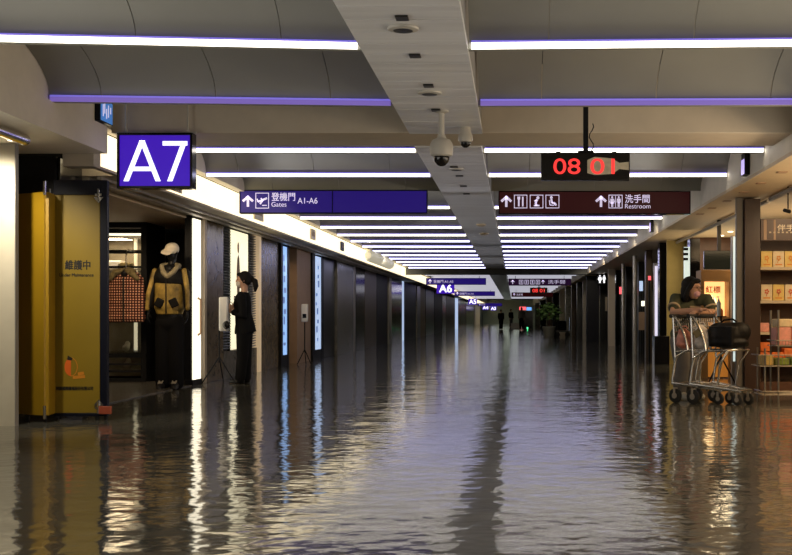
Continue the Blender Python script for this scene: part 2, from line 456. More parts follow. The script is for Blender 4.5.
def vault(x0, x1, ya, yb, b, slope, edge, lift=.052):
    """curved panel: level behind light at ya, plumb at the light at yb"""
    mb = MB(); n = 12; a = yb - ya
    xs = [x0]; w = .93
    ref = edge; k = 0
    cuts = sorted(x for x in ([edge + (w * (i + .55)) * (1 if x1 > edge + .01 else -1) for i in range(8)]) if x0 + .05 < x < x1 - .05)
    segs = list(zip([x0] + [c + .006 for c in cuts], cuts + [x1]))
    for s0, s1 in segs:
        prof = [(ya + a * math.sin(math.pi / 2 * i / n), Z_HC + lift + b * math.cos(math.pi / 2 * i / n)) for i in range(n + 1)]
        vs = []
        for y, z in prof:
            for x in (s0, s1):
                vs.append((x, y, z + slope * abs(x - edge)))
        for y, z in prof:
            for x in (s0, s1):
                vs.append((x, y + .012, z + .012 + slope * abs(x - edge)))
        m2 = 2 * (n + 1); fs = []
        for i in range(n):
            q = 2 * i
            fs.append((q, q + 2, q + 3, q + 1)); fs.append((m2 + q, m2 + q + 1, m2 + q + 3, m2 + q + 2))
            fs.append((q, m2 + q, m2 + q + 2, q + 2)); fs.append((q + 1, q + 3, m2 + q + 3, m2 + q + 1))
        fs += [(0, 1, m2 + 1, m2), (m2 - 2, 2 * m2 - 2, 2 * m2 - 1, m2 - 1)]
        mb.add(vs, fs)
    return mb


def sheared(mb, edge, slope):
    for v in mb.v: v.z += slope * abs(v.x - edge)
    return mb


vis = -1
for idx, Y in enumerate(near_Y):
    prevY = {9.74: 7.68, 12.51: 12.02, 14.69: 12.51, 19.04: 14.69}.get(Y, near_Y[idx - 1] if idx else Y - 2.1)
    if Y >= 7.6: vis += 1
    for side in (-1, 1):
        second = Y > 12
        x0, x1 = ((XL_UP, -1.015 if second else -.985) if side < 0 else (-.33 if second else -.295, XR_UP))
        edge = x1 if side < 0 else x0
        slope = {(7.68, -1): .021, (7.68, 1): .009, (9.74, -1): .0125, (9.74, 1): .003, (5.53, -1): .025, (5.53, 1): .012}.get((Y, side), .001)
        v = vault(x0 + .004, x1 - .004, prevY + .10, Y, .47 if Y - prevY > 1 else .3, slope, edge)
        if Y == 19.04:                                  # the bay with no lamp: a second rib halfway
            v = vault(x0 + .004, x1 - .004, 16.9, Y, .47, slope, edge); v2 = vault(x0 + .004, x1 - .004, 14.79, 16.8, .47, slope, edge)
            v.add(v2.v, v2.f)
        sp = v.build('vault_panel', M['ceil'], ceil)
        # the strip light
        where = 'left' if side < 0 else 'right'
        lab = ('%s strip light %s of the central ceiling band, counting from the nearest' % (ORD[min(vis, 15)], where)) if vis >= 0 else 'strip light overhead, %s of the central band' % where
        if Y == 7.68: lab = 'nearest white strip light %s of the central ceiling band' % where
        if Y == 9.74: lab = 'violet strip light %s of the central ceiling band' % where
        t = thing('strip_light', lab, 'light', (0.5 * (x0 + x1), Y, Z_HC), 'ceiling strip lights')
        left_in = {7.68: 0, 9.74: .0}.get(Y, .02)
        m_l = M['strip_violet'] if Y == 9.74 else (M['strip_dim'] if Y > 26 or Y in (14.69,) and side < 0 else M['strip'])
        sheared(MB().box(x0 + .02, x1 - .02, Y - .035, Y - .005, Z_HC + .004, Z_HC + .040), edge, slope).build('diffuser', m_l, t)
        sheared(MB().box(x0 + .02, x1 - .02, Y - .034, Y - .004, Z_HC + .0405, Z_HC + .054), edge, slope).build('led_line', M['led'], t)
        sheared(MB().box(x0, x1, Y - .0045, Y + .05, Z_HC + .002, Z_HC + .050), edge, slope).build('housing', M['ceil'], t)
for k, Y in enumerate(far_Y):
    for side in (-1, 1):
        x0, x1 = (XL_UP, -1.015) if side < 0 else (-.33, XR_UP)
        vault(x0, x1, Y - 4.2, Y, .4, 0, x1 if side < 0 else x0, .165).build('vault_panel', M['ceil'], ceil)
        t = thing('strip_light', 'distant strip light %s of the central band, beyond the dark header beam' % ('left' if side < 0 else 'right'), 'light', (.5 * (x0 + x1), Y, Z_HC),
                  'strip lights beyond the header, %s' % ('left' if side < 0 else 'right'))
        MB().box(x0 + .02, x1 - .02, Y - .05, Y - .005, Z_HC, Z_HC + .16).build('diffuser', M['strip_far'], t)
        MB().box(x0, x1, Y - .0045, Y + .05, Z_HC + .002, Z_HC + .16).build('housing', M['ceil'], t)

# ------------------------------------------------------------------ things on the central ceiling band
def slot(px, py, z, lab, w=.075):
    Y = F * (z - H) / (CY - py); x = xat(px, Y)
    mb = MB().box(x - w / 2, x + w / 2, Y - .05, Y + .05, z - .012, z - .001)
    solo('ceiling_vent', mb, M['metal_dark'], lab, 'vent', (x, Y, z - .012), 'slots in the central ceiling band', bevel=.003)


for px, py, lab in ((402, 17, 'dark slot in the ceiling band, nearest of all, above the first round speaker'),
                    (415, 55, 'dark slot in the ceiling band, between the two round speakers'),
                    (428.5, 85, 'dark slot in the ceiling band just before the second round speaker'),
                    (436, 109.5, 'dark slot in the ceiling band at the foot of the dome camera stem')):
    slot(px, py, 2.655, lab)
for px, py in ((454, 166.5), (459.5, 175.5), (463.5, 185.8), (466.5, 193.5)):
    slot(px, py, 2.66, 'dark slot in the far ceiling band behind the big dome camera', .09)
for px, py, lab in ((403, 27.5, 'round ceiling speaker nearest the viewer, in the central band'), (429.5, 92, 'round ceiling speaker next to the dome camera stem'), (456.5, 168.6, 'round ceiling speaker in the far run behind the dome camera')):
    z = 2.655 if py < 130 else 2.66
    Y = F * (z - H) / (CY - py); x = xat(px, Y)
    t = thing('ceiling_speaker', lab, 'speaker', (x, Y, z), 'round ceiling speakers')
    MB().lathe((x, Y, z - .02), [(.06, 0), (.09, .006), (.094, .018), (.09, .0195)]).build('rim', M['camera_white'], t)
    MB().lathe((x, Y, z - .024), [(.03, 0), (.058, .002), (.058, .008)]).build('grille', M['metal_dark'], t)

p = at(441.5, 150, 9.95)
t = thing('dome_camera', 'large cream dome security camera on a stem from the ceiling band', 'camera', (p.x, p.y, 2.655))
MB().lathe((p.x, p.y, 2.645), [(.06, .009), (.06, 0), (.03, -.012)]).build('ceiling_plate', M['camera_white'], t)
MB().cyl((p.x, p.y, 2.64), (p.x, p.y, p.z + .09), .024).build('stem', M['camera_white'], t)
MB().lathe((p.x, p.y, p.z), [(.075, -.055), (.090, -.045), (.097, 0), (.094, .05), (.075, .082), (.04, .098), (.03, .125)], n=28).build('housing', M['camera_white'], t)
MB().ell((p.x, p.y, p.z - .06), (.066, .066, .076), nu=24, nv=14).build('dome_lens', M['gloss_black'], t)
p = at(465.5, 141, 10.8)
t = thing('dome_camera', 'small dome security camera just right of the large one', 'camera', (p.x, p.y, 2.655))
MB().lathe((p.x, p.y, p.z), [(.058, -.01), (.066, .01), (.064, .05), (.05, .075), (.045, .125)]).build('housing', M['camera_white'], t)
MB().ell((p.x, p.y, p.z - .012), (.046, .046, .05), nu=20, nv=12).build('dome_lens', M['gloss_black'], t)
for px, py, lab in ((481, 224, 'amber indicator unit in the far ceiling band, nearer of the two'), (484, 233, 'amber indicator unit in the far ceiling band, farther of the two')):
    Y = F * 1.71 / (CY - py); x = xat(px, Y)
    solo('detector', MB().lathe((x, Y, 2.615), [(.05, 0), (.09, .02), (.09, .044)]), M['board'], lab, 'detector', (x, Y, 2.615))

# ------------------------------------------------------------------ hanging signs
def arrow(mb, cx, cz, h, w, y0, y1):
    t = w * .24
    stroke(mb, [(cx, cz - h / 2), (cx, cz + h * .40)], t, y0, y1)
    stroke(mb, [(cx - w / 2, cz + h * .02), (cx + t * .25, cz + h * .5)], t, y0, y1)
    stroke(mb, [(cx + w / 2, cz + h * .02), (cx - t * .25, cz + h * .5)], t, y0, y1)
    return mb


def man(mb, cx, zb, h, y0, y1, skirt=False):
    disc(mb, cx, zb + h * .9, h * .09, y0, y1, 14)
    if skirt:
        mb.prism([(cx - h * .07, zb + h * .78), (cx + h * .07, zb + h * .78), (cx + h * .2, zb + h * .32), (cx - h * .2, zb + h * .32)], y0, y1)
    else:
        mb.box(cx - h * .11, cx + h * .11, y0, y1, zb + h * .38, zb + h * .78)
    for s in (-1, 1):
        mb.box(cx + s * h * .055 - h * .04, cx + s * h * .055 + h * .04, y0, y1, zb, zb + h * .4)
        stroke(mb, [(cx + s * h * .13, zb + h * .76), (cx + s * h * (.25 if skirt else .17), zb + h * .42)], h * .06, y0, y1)


# A7
Y = 11.1; x0, x1, z0, z1 = xat(117.5, Y), xat(192.8, Y), zat(188.5, Y), zat(133, Y)
t = thing('gate_sign', 'square backlit violet gate sign with large white A7', 'sign', ((x0 + x1) / 2, Y, z0))
MB().box(x0 + .018, x1 - .018, Y - .002, Y + .1, z0 + .018, z1 - .018).build('face', M['sign_a'], t)
frame_rect(MB(), x0, x1, z0, z1, .022, Y - .02, Y + .12).build('frame', M['gloss_black'], t)
def g(px, py): return (80 + px / 4.625 - CX) * Y / F, H - (130 + py / 4.625 - CY) * Y / F
a = MB(); w = 4.7 * Y / F
def clipleg(mb, top, bot, w):      # slanted leg with level ends
    (xa, za), (xb, zb) = top, bot; k = w / 2 * 1.08
    mb.prism([(xa - k, za), (xa + k, za), (xb + k, zb), (xb - k, zb)], Y - .008, Y - .003)
clipleg(a, g(288, 50), g(214, 237), w); clipleg(a, g(288, 50), g(362, 237), w)
stroke(a, [g(236, 180), g(340, 180)], w * .92, Y - .007, Y - .0035)
clipleg(a, g(481, 60), g(416, 237), w); stroke(a, [g(383, 62), g(497, 62)], w * .92, Y - .0075, Y - .0032)
a.build('lettering', M['white_e'], t, smooth=False)
hb = MB(); hb.box(x0 - .03, x1 + .02, Y + .03, Y + .07, z1, z1 + .016)
for xx in (x0 + .06, x1 - .06): hb.cyl((xx, Y + .05, z1), (xx, Y + .05, 3.1), .009)
hb.build('hanger', M['camera_white'], t)


def hang_rods(mb, xs, Y, z1, top=3.2):
    for xx in xs: mb.cyl((xx, Y + .06, z1 - .01), (xx, Y + .06, top), .012)
    return mb


def long_sign(name, lab, px0, px1, py0, py1, Y, face, frame_px=1.0):
    x0, x1, z0, z1 = xat(px0, Y), xat(px1, Y), zat(py1, Y), zat(py0, Y)
    t = thing(name, lab, 'sign', ((x0 + x1) / 2, Y, z0))
    MB().box(x0 + .012, x1 - .012, Y, Y + .1, z0 + .012, z1 - .012).build('face', face, t)
    frame_rect(MB(), x0, x1, z0, z1, .014, Y - .012, Y + .12).build('frame', M['navy'] if face != M['sign_red'] else M['gloss_black'], t)
    hang_rods(MB(), (x0 + .3, x1 - .3), Y, z1).build('hanger', M['metal_dark'], t)
    return t


Y = 16.8; y0, y1 = Y - .008, Y - .001
def px2(a_, b_): return xat(a_, Y), zat(b_, Y)
k = Y / F
t = long_sign('direction_sign', 'long blue hanging sign with arrow, plane symbol and Gates A1-A6', 239.5, 427.5, 190, 213.5, Y, M['sign_blue'])
cx, cz = px2(248, 201.5); arrow(MB(), cx, cz, 10.5 * k, 10 * k, y0, y1).build('arrow', M['lav_e'], t, smooth=False)
xa, za = px2(255.5, 208.5); xb, zb = px2(269, 192.8)
pl = frame_rect(MB(), xa, xb, za, zb, .7 * k, y0, y1)
def q(u, v): return xa + (xb - xa) * u, za + (zb - za) * v
stroke(pl, [q(.18, .42), q(.86, .66)], 1.9 * k, y0, y1); stroke(pl, [q(.56, .56), q(.34, .28)], 1.7 * k, y0, y1); stroke(pl, [q(.50, .54), q(.40, .66)], 1.2 * k, y0, y1)
stroke(pl, [q(.2, .42), q(.12, .62)], 1.2 * k, y0, y1); stroke(pl, [q(.5, .2), q(.84, .2)], .8 * k, y0, y1)
pl.build('plane_symbol', M['lav_e'], t, smooth=False)
xx, zz = px2(271.5, 200.2); text('登機門', xx, zz, 9.0 * k, y1, M['lav_e'], t, width=23.5 * k, bold=.002)
xx, zz = px2(271.5, 206.6); text('Gates', xx, zz, 6.6 * k, y1, M['lav_e'], t, width=15 * k)
xx, zz = px2(297.5, 203.5); text('A1-A6', xx, zz, 8.2 * k, y1, M['lav_e'], t, width=20 * k, bold=.001)
sx = xat(332.5, Y); MB().box(sx - .006, sx + .006, Y - .010, Y - .0005, zat(213, Y), zat(190.5, Y)).build('joint', M['navy'], t)

t = long_sign('direction_sign', 'long maroon hanging sign with arrows, symbols and Restroom', 498.5, 690.5, 191, 214.3, Y, M['sign_red'])
ar = MB(); cx, cz = px2(506.3, 201.7); arrow(ar, cx, cz, 10.5 * k, 10 * k, y0, y1); ar.build('arrow', M['lav_e'], t, smooth=False)
ar = MB(); cx, cz = px2(601, 201.7); arrow(ar, cx, cz, 10.5 * k, 10 * k, y0, y1); ar.build('arrow', M['lav_e'], t, smooth=False)
for i, (a_, b_) in enumerate(((514, 527.3), (529.8, 543.3), (545.5, 559.3), (608.5, 622.5))):
    xa, za = px2(a_, 208.3); xb, zb = px2(b_, 194.8)
    f = frame_rect(MB(), xa, xb, za, zb, .7 * k, y0, y1)
    def q(u, v): return xa + (xb - xa) * u, za + (zb - za) * v
    if i == 0:
        stroke(f, [q(.36, .14), q(.36, .86)], 1.6 * k, y0, y1); stroke(f, [q(.66, .14), q(.66, .86)], 1.5 * k, y0, y1); stroke(f, [q(.28, .66), q(.28, .88)], .6 * k, y0, y1); stroke(f, [q(.44, .66), q(.44, .88)], .6 * k, y0, y1)
        nm = 'restaurant_symbol'
    elif i == 1:
        disc(f, *q(.60, .78), 1.5 * k, y0, y1); stroke(f, [q(.56, .66), q(.42, .42), q(.5, .2)], 2.1 * k, y0, y1); stroke(f, [q(.3, .2), q(.72, .2)], 1.4 * k, y0, y1); stroke(f, [q(.5, .6), q(.32, .55)], 1.1 * k, y0, y1)
        nm = 'prayer_symbol'
    elif i == 2:
        disc(f, *q(.42, .8), 1.4 * k, y0, y1); stroke(f, [q(.42, .68), q(.46, .4), q(.68, .38), q(.76, .2)], 2.0 * k, y0, y1); stroke(f, [q(.28, .6), q(.32, .24), q(.62, .22)], .9 * k, y0, y1)
        nm = 'lounge_symbol'
    else:
        h = (zb - za) * .8
        man(f, q(.26, 0)[0], q(0, .1)[1], h, y0, y1, True); man(f, q(.73, 0)[0], q(0, .1)[1], h, y0, y1); stroke(f, [q(.5, .08), q(.5, .92)], .6 * k, y0, y1)
        nm = 'restroom_symbol'
    f.build(nm, M['lav_e'], t, smooth=False)
xx, zz = px2(625, 202.2); text('洗手間', xx, zz, 9.0 * k, y1, M['lav_e'], t, width=24.5 * k, bold=.002)
xx, zz = px2(625, 208.4); text('Restroom', xx, zz, 6.6 * k, y1, M['lav_e'], t, width=25.5 * k)

# LED clock
def led_clock(Y, px0, px1, py0, py1, ppx, top, lab, pale_patch=True):
    x0, x1, z0, z1 = xat(px0, Y), xat(px1, Y), zat(py1, Y), zat(py0, Y); W, Hh = x1 - x0, z1 - z0
    t = thing('led_clock', lab, 'clock', ((x0 + x1) / 2, Y, z0))
    MB().box(x0, x1, Y, Y + .09, z0, z1).build('case', M['clock'], t, bevel=.006)
    if pale_patch:
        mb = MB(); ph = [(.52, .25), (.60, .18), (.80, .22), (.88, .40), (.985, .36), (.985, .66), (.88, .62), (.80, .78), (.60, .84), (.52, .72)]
        mb.prism([(x0 + W * u, z0 + Hh * v) for u, v in ph], Y - .004, Y - .001); mb.build('clock_patch', M['pale_patch'], t, smooth=False)  # pale mark laid behind the right-hand digits
    for s, u, wd in (('08', .14, .30), ('01', .555, .27)):
        text(s, x0 + W * u, z0 + Hh * .22, Hh * .80, Y - .005, M['red_e'], t, name='digits', width=W * wd, bold=.0015 if pale_patch else .006)
    px = xat(ppx, Y)
    pole = MB().box(px - .022, px + .022, Y + .025, Y + .065, z1 + .02, top); pole.box(px - .07, px + .07, Y + .02, Y + .07, z1, z1 + .02)
    pole.build('pole', M['black'], t)
    mb = MB(); cl = []
    for i in range(9): cl.append((px + .05 + .02 * math.sin(i * 1.1), Y + .04, z1 + .02 + i * .03))
    mb.tube(cl, .005); mb.build('cable', M['black'], t)
    for u in (.17, .80): MB().box(x0 + W * u, x0 + W * u + .04, Y + .02, Y + .06, z1, z1 + .012).build('bracket', M['black'], t)
    return t


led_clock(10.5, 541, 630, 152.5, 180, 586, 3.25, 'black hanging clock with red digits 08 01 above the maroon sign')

# far hanging signs
def far_sign(px0, px1, py0, py1, Y, face, lab, txt=None, pos=.08, wd=.4):
    t = long_sign('direction_sign', lab, px0, px1, py0, py1, Y, face)
    x0, x1, z0, z1 = xat(px0, Y), xat(px1, Y), zat(py1, Y), zat(py0, Y)
    hh = z1 - z0
    arrow(MB(), x0 + hh * .6, (z0 + z1) / 2, hh * .55, hh * .5, Y - .01, Y - .002).build('arrow', M['lav_e'], t, smooth=False)
    if txt: text(txt, x0 + hh * 1.1, z0 + hh * .3, hh * .5, Y - .002, M['lav_e'], t)
    return t


far_sign(426, 486, 278, 284.8, 52.6, M['sign_blue'], 'blue hanging sign beyond the header, left of the band, nearest of the far ones', '登機門 A1-A5')
far_sign(454.5, 495, 291.3, 296, 78, M['sign_blue'], 'second blue hanging sign beyond the header beam', '登機門 A1-A4')
far_sign(478, 502, 303.2, 306.2, 128, M['sign_blue'], 'farthest small blue hanging sign down the concourse', 'A1-A3')
t = far_sign(508.5, 571, 278.6, 285.6, 52.6, M['sign_dark'], 'dark hanging sign with pale symbols beyond the header, right of the band')
Y = 52.6; k = Y / F; y0, y1 = Y - .01, Y - .002
f = MB()
for i in range(4):
    xa, za = xat(519 + 5.6 * i, Y), zat(284.3, Y); frame_rect(f, xa, xa + 4.2 * k, za, za + 4.4 * k, .5 * k, y0, y1); man(f, xa + 2.1 * k, za + .6 * k, 3.2 * k, y0, y1)
f.build('symbols', M['lav_e'], t, smooth=False)
arrow(MB(), xat(543, Y), zat(282, Y), 3.6 * k, 3.2 * k, y0, y1).build('arrow', M['lav_e'], t, smooth=False)
text('洗手間', xat(548, Y), zat(283.5, Y), 4.2 * k, y1, M['lav_e'], t, width=17 * k)
far_sign(511.5, 553, 292.4, 296.8, 78, M['sign_red'], 'second dark red hanging sign beyond the header, behind the far clock', '洗手間')
led_clock(55.5, 530, 547.5, 287.6, 293.6, 539, 2.75, 'small far clock with red digits below the dark far sign', pale_patch=False)
for Y, px, py, s, lab in ((57, 445.5, 288.3, 'A6', 'backlit gate sign A6 beyond the header beam'), (100, 472.7, 301.6, 'A5', 'small distant gate sign A5'),
                          (135, 485.5, 307.6, 'A4', 'tiny distant gate sign A4, left of A3'), (150, 493.5, 308.4, 'A3', 'tiny farthest gate sign A3')):
    c = at(px, py, Y); w = .36 if s != 'A6' else .42
    t = thing('gate_sign', lab, 'sign', (c.x, Y, c.z - .24))
    MB().box(c.x - w, c.x + w, Y, Y + .1, c.z - .25, c.z + .25).build('face', M['sign_a'], t)
    text(s, c.x, c.z - .19, .52, Y - .002, M['white_e'], t, center=True, bold=.02)
    hang_rods(MB(), (c.x - .25, c.x + .25), Y, c.z + .25, 2.9).build('hanger', M['metal_dark'], t)
for px0, px1, py0, py1, m, lab, nm in ((519.5, 526, 306.8, 310, 'red_light', 'tiny red lit display at the far end', 'display_screen'), (526.5, 531.5, 307.2, 310.4, 'blue_light', 'tiny pale blue lit display at the far end', 'display_screen')):
    Y = 140; a0, a1 = at(px0, py1, Y), at(px1, py0, Y)
    t = thing(nm, lab, 'screen', ((a0.x + a1.x) / 2, Y, a0.z))
    MB().box(a0.x, a1.x, Y, Y + .08, a0.z, a1.z).build('panel', M[m], t)
    hang_rods(MB(), ((a0.x + a1.x) / 2,), Y, a1.z, 2.9).build('hanger', M['metal_dark'], t)

# ------------------------------------------------------------------ left side, near
struct('wall_left_pillar', MB().box(-6.2, xat(14.6, 10.4), 10.4, 10.47, 0, 2.448), M['cream'])
struct('trim_12', MB().box(xat(14.6, 10.4) + .0005, xat(15.4, 10.4), 10.402, 10.468, 0, 2.448), M['grey'])
# chrome roller over the pillar
t = thing('roller_rail', 'chrome roller rail with round end above the cream pillar', 'rail', (-4.02, 9.85, 2.40))
MB().cyl((-4.02, 6.5, 2.40), (-4.02, 9.82, 2.40), .044, n=20).build('tube', M['chrome'], t)
MB().ell((-4.02, 9.84, 2.40), (.048, .05, .048)).build('end_cap', M['chrome'], t)
MB().box(-4.04, -4.0, 8.8, 8.86, 2.40, 2.4495).build('bracket', M['chrome'], t)
t = thing('downlight', 'round downlight in the soffit above the cream pillar', 'light', (-4.22, 10.1, 2.45))
MB().lathe((-4.22, 10.1, 2.43), [(.045, 0), (.06, .004), (.06, .0195)]).build('trim_ring', M['chrome'], t)
MB().lathe((-4.22, 10.1, 2.427), [(.02, 0), (.042, .003), (.042, .006)]).build('lens', M['down'], t)

# black housing over the hoarding
t = thing('shutter_housing', 'black box housing under the soffit above the yellow hoarding', 'housing', (-4.5, 11.4, 0))
MB().box(-5.6, xat(56, 11.2), 11.2, 11.8, 1.6, 2.449).build('body', M['black'], t, bevel=.01)
MB().box(xat(56, 11.2) + .001, xat(56, 11.2) + .03, 11.22, 11.8, 0, 2.44).build('side_post', M['gloss_black'], t, bevel=.01)
MB().tube([(xat(55, 11.15), 11.16, 1.95), (xat(55, 11.15), 11.16, 2.15)], .02).build('handle', M['metal_dark'], t)

# folding yellow hoarding
Yb = 11.0
t = thing('folding_hoarding', 'folding ochre-yellow hoarding with black frame and maintenance notice', 'barrier', (xat(62, Yb), Yb, 0))
xA, xB, xC = xat(53, Yb), xat(100, Yb), xat(107, Yb)
z0, z1, zt = .035, zat(195, Yb), zat(180, Yb)
MB().box(xA, xB, Yb, Yb + .05, z0 + .03, z1).build('front_panel', M['yellow'], t, bevel=.004)
# middle leaf turned away, then the rear leaf, wider, half behind the pillar
def leaf(xa, ya, xb, yb, m, nm):
    d = Vector((xb - xa, yb - ya, 0)); n = Vector((-d.y, d.x, 0)).normalized() * .02
    MB().obox(((xa + xb) / 2, (ya + yb) / 2, (z0 + .03 + z1) / 2), d / 2, n, (0, 0, (z1 - z0 - .03) / 2)).build(nm, m, t)
leaf(xA - .004, Yb + .03, xat(45.5, 10.72), 10.74, M['yellow2'], 'folded_panel')
leaf(xat(45.5, 10.72) - .005, 10.74, -4.82, 11.12, M['yellow2'], 'rear_panel')
fr = MB(); fr.box(xA - .0, xC, Yb + .005, Yb + .06, z1 + .001, zt); fr.box(xB + .001, xC, Yb - .005, Yb + .06, z0, z1); fr.box(xA, xB, Yb, Yb + .06, z0, z0 + .029)
fr.build('frame', M['navy'], t, bevel=.004)
MB().box(-4.85, xA - .03, Yb + .13, Yb + .17, z1 - .02, zt).build('rear_rail', M['black'], t)
# latches at the head and foot of the leaves
for px in (51, 99):
    for zz, s in ((z1 + .0, -1), (z0 + .08, 1)):
        xx = xat(px, Yb); mb = MB(); mb.tube([(xx, Yb - .022, zz - .055), (xx, Yb - .022, zz + .055)], .010); mb.box(xx - .03, xx + .03, Yb - .02, Yb - .002, zz - .01, zz + .01)
        mb.prism([(xx - .045, zz + .02 * s), (xx + .045, zz + .02 * s), (xx, zz + .075 * s)], Yb - .012, Yb - .003)
        mb.build('latch', M['chrome'], t)
for zz in (z1 + .03, z0 + .06):
    xx = xat(45, 10.7); mb = MB(); mb.tube([(xx, 10.69, zz - .06), (xx, 10.69, zz + .06)], .013); mb.build('hinge_pin', M['chrome'], t)
for px in (30, 47, 56, 96, 105):
    yy = 10.95 if px < 50 else Yb + .03
    xx = xat(px, Yb); mb = MB().cyl((xx - .012, yy, .022), (xx + .012, yy, .022), .022); mb.box(xx - .016, xx + .016, yy - .012, yy + .012, .03, .066); mb.build('caster', M['rubber'], t)
MB().box(xat(100, Yb), xat(112.5, Yb), Yb - .04, Yb - .008, zat(414, Yb), zat(406, Yb)).build('foot_latch', M['red_tag'], t, bevel=.006)
k = Yb / F; ty = Yb - .0012
text('維護中', xat(65, Yb), zat(269, Yb), 10 * k, ty, M['text_black'], t, width=25 * k, bold=.004, extr=.001)
text('Under Maintenance', xat(59.5, Yb), zat(276.6, Yb), 4.6 * k, ty, M['text_black'], t, width=34 * k, bold=.0014, extr=.001)
text('桃園國際機場股份有限公司', xat(56, Yb), zat(390, Yb), 4.0 * k, ty, M['text_black'], t, width=37 * k, bold=.0018, extr=.001)
lg = MB(); cx, cz = xat(71, Yb), zat(367, Yb); rx, rz = 6.4 * k, 9 * k
lg.prism([(cx + rx * math.cos(a_), cz + rz * math.sin(a_)) for a_ in [math.pi / 2 + math.pi * i / 14 for i in range(15)]], Yb - .003, Yb - .0005)
lg.build('logo_half_fruit', M['orange'], t, smooth=False)
lg = MB(); stroke(lg, [(cx + rx * math.cos(a_), cz + rz * math.sin(a_)) for a_ in [-math.pi / 2 + math.pi * i / 14 for i in range(15)]], .7 * k, Yb - .003, Yb - .0005)
lg.build('logo_outline', M['orange_dim'], t, smooth=False)
lg = MB(); lg.prism([(cx - 3.2 * k, cz + 11.5 * k), (cx + 2 * k, cz + 8.6 * k), (cx + .5 * k, cz + 6.6 * k), (cx - 3.6 * k, cz + 7 * k)], Yb - .0032, Yb - .0005); lg.build('logo_leaf', M['text_black'], t, smooth=False)
lg = MB(); stroke(lg, [(cx + 2 * k, cz - 10.5 * k), (cx + 14 * k, cz - 9.5 * k)], 3.0 * k, Yb - .003, Yb - .0005); stroke(lg, [(cx + 7 * k, cz - 7 * k), (cx + 13 * k, cz - 6 * k)], 3.0 * k, Yb - .0032, Yb - .0005); lg.build('logo_script', M['orange_dim'], t, smooth=False)

# blue exit sign on the upper wall
t = thing('exit_sign', 'small blue pictogram sign on the upper left wall near the violet strip light', 'sign', (XL_UP, 10.9, 2.72))
zq0, zq1 = zat(122, 10.95), zat(101, 10.95)
MB().box(XL_UP + .001, XL_UP + .05, 10.80, 11.14, zq0 - .01, zq1 + .01).build('case', M['navy'], t)
MB().box(XL_UP + .0505, XL_UP + .054, 10.815, 11.125, zq0, zq1).build('face', M['exit_blue'], t)
mb = MB()
for yy, za, zb in ((10.86, .04, .15), (10.90, .07, .17), (10.95, .03, .12), (11.0, .05, .16), (11.06, .09, .15)):
    mb.box(XL_UP + .0542, XL_UP + .056, yy, yy + .02, zq0 + za, zq0 + zb)
mb.build('pictogram', M['lav_e'], t)

# ------------------------------------------------------------------ left shop with the clothes
def yl(px): return -X_SHOP_L * F / (CX - px)
struct('wall_left_shop_back', MB().box(-9, -4.75, 18.6, 18.7, 0, 2.335), M['black'])
struct('trim_13', MB().box(-9, -4.5, 11.9, 18.55, 2.30, 2.335), M['soffit_r'])
struct('trim_14', MB().box(-9, -4.42, 12.2, 18.55, 0.001, .012), M['marble2'])
# glass cabinet at the back of the opening
Y = 17.2
x0, x1 = -6.6, xat(146.5, Y)
t = thing('display_cabinet', 'tall dark-framed glass cabinet behind the yellow hoarding', 'cabinet', ((x0 + x1) / 2, Y, .012))
fr = MB()
for zz, hh in ((2.22, .12), (zat(252, Y) - .02, .05), (zat(268, Y), .03), (.36, .06), (.25, .03), (.15, .03), (.013, .05)):
    fr.box(x0, x1, Y, Y + .06, zz, zz + hh)
for xx in (x0, xat(116, Y) - .5, xat(141, Y)): fr.box(xx, xx + .07, Y - .001, Y + .061, .013, 2.335)
fr.box(x1 - .02, x1 + .001, Y, Y + .9, .013, 2.335)
fr.build('frame', M['black'], t)
MB().box(x0, x1, Y + .9, Y + .95, .05, 2.2).build('back_panel', mat('cabinet_back', (.38, .33, .24), .4, var=.2, vscale=4), t)
MB().box(x0 + .05, x1 - .05, Y + .03, Y + .036, .4, 2.2).build('glass_pane', M['glass'], t)
sh = MB()
for zz in (.42, 1.05, 1.62): sh.box(x0 + .02, x1 - .03, Y + .1, Y + .88, zz, zz + .02)
sh.build('shelf', M['glass'], t)
MB().box(x0 + .05, x1 - .05, Y + .12, Y + .16, 2.12, 2.15).build('lamp', M['lightbox'], t)
MB().box(xat(134, Y + .5), xat(137, Y + .5), Y + .5, Y + .53, .45, 2.1).build('light_tube', mat('tube_glow', (1, .9, .7), .4, emit=.55, ecol=(1, .85, .55)), t)
# pieces of stock inside
for px, py, w, lab, g_ in ((126, 357, 5, 'pale shoe on the lowest glass shelf of the cabinet', 0), (127, 369, 6, 'pale shoe at the foot of the cabinet', 1)):
    Yc = Y + .45; cx = xat(px, Yc); zb = .441 if g_ == 0 else .19
    mb = MB(); mb.ell((cx, Yc, zb + .05), (.05, .1, .05)); mb.ell((cx + .01, Yc + .04, zb + .10), (.04, .05, .05))
    b_ = blob(mb, .012, 3)
    solo('shoe', b_, M['cap'], lab, 'shoe', (cx, Yc, zb))
for i, (px, zz, hh) in enumerate(((117, 1.641, .13), (126, 1.641, .10), (121, 1.071, .10))):
    Yc = Y + .5; cx = xat(px, Yc)
    solo('folded_garment', MB().box(cx - .1, cx + .1, Yc - .12, Yc + .12, zz, zz + hh), M['fur' if i % 2 else 'white_pl'],
         ['white folded garment on the top glass shelf of the cabinet', 'brown folded garment on the top glass shelf of the cabinet', 'white folded garment on the middle glass shelf behind the plaid jacket'][i], 'clothes', (cx, Yc, zz), bevel=.02)

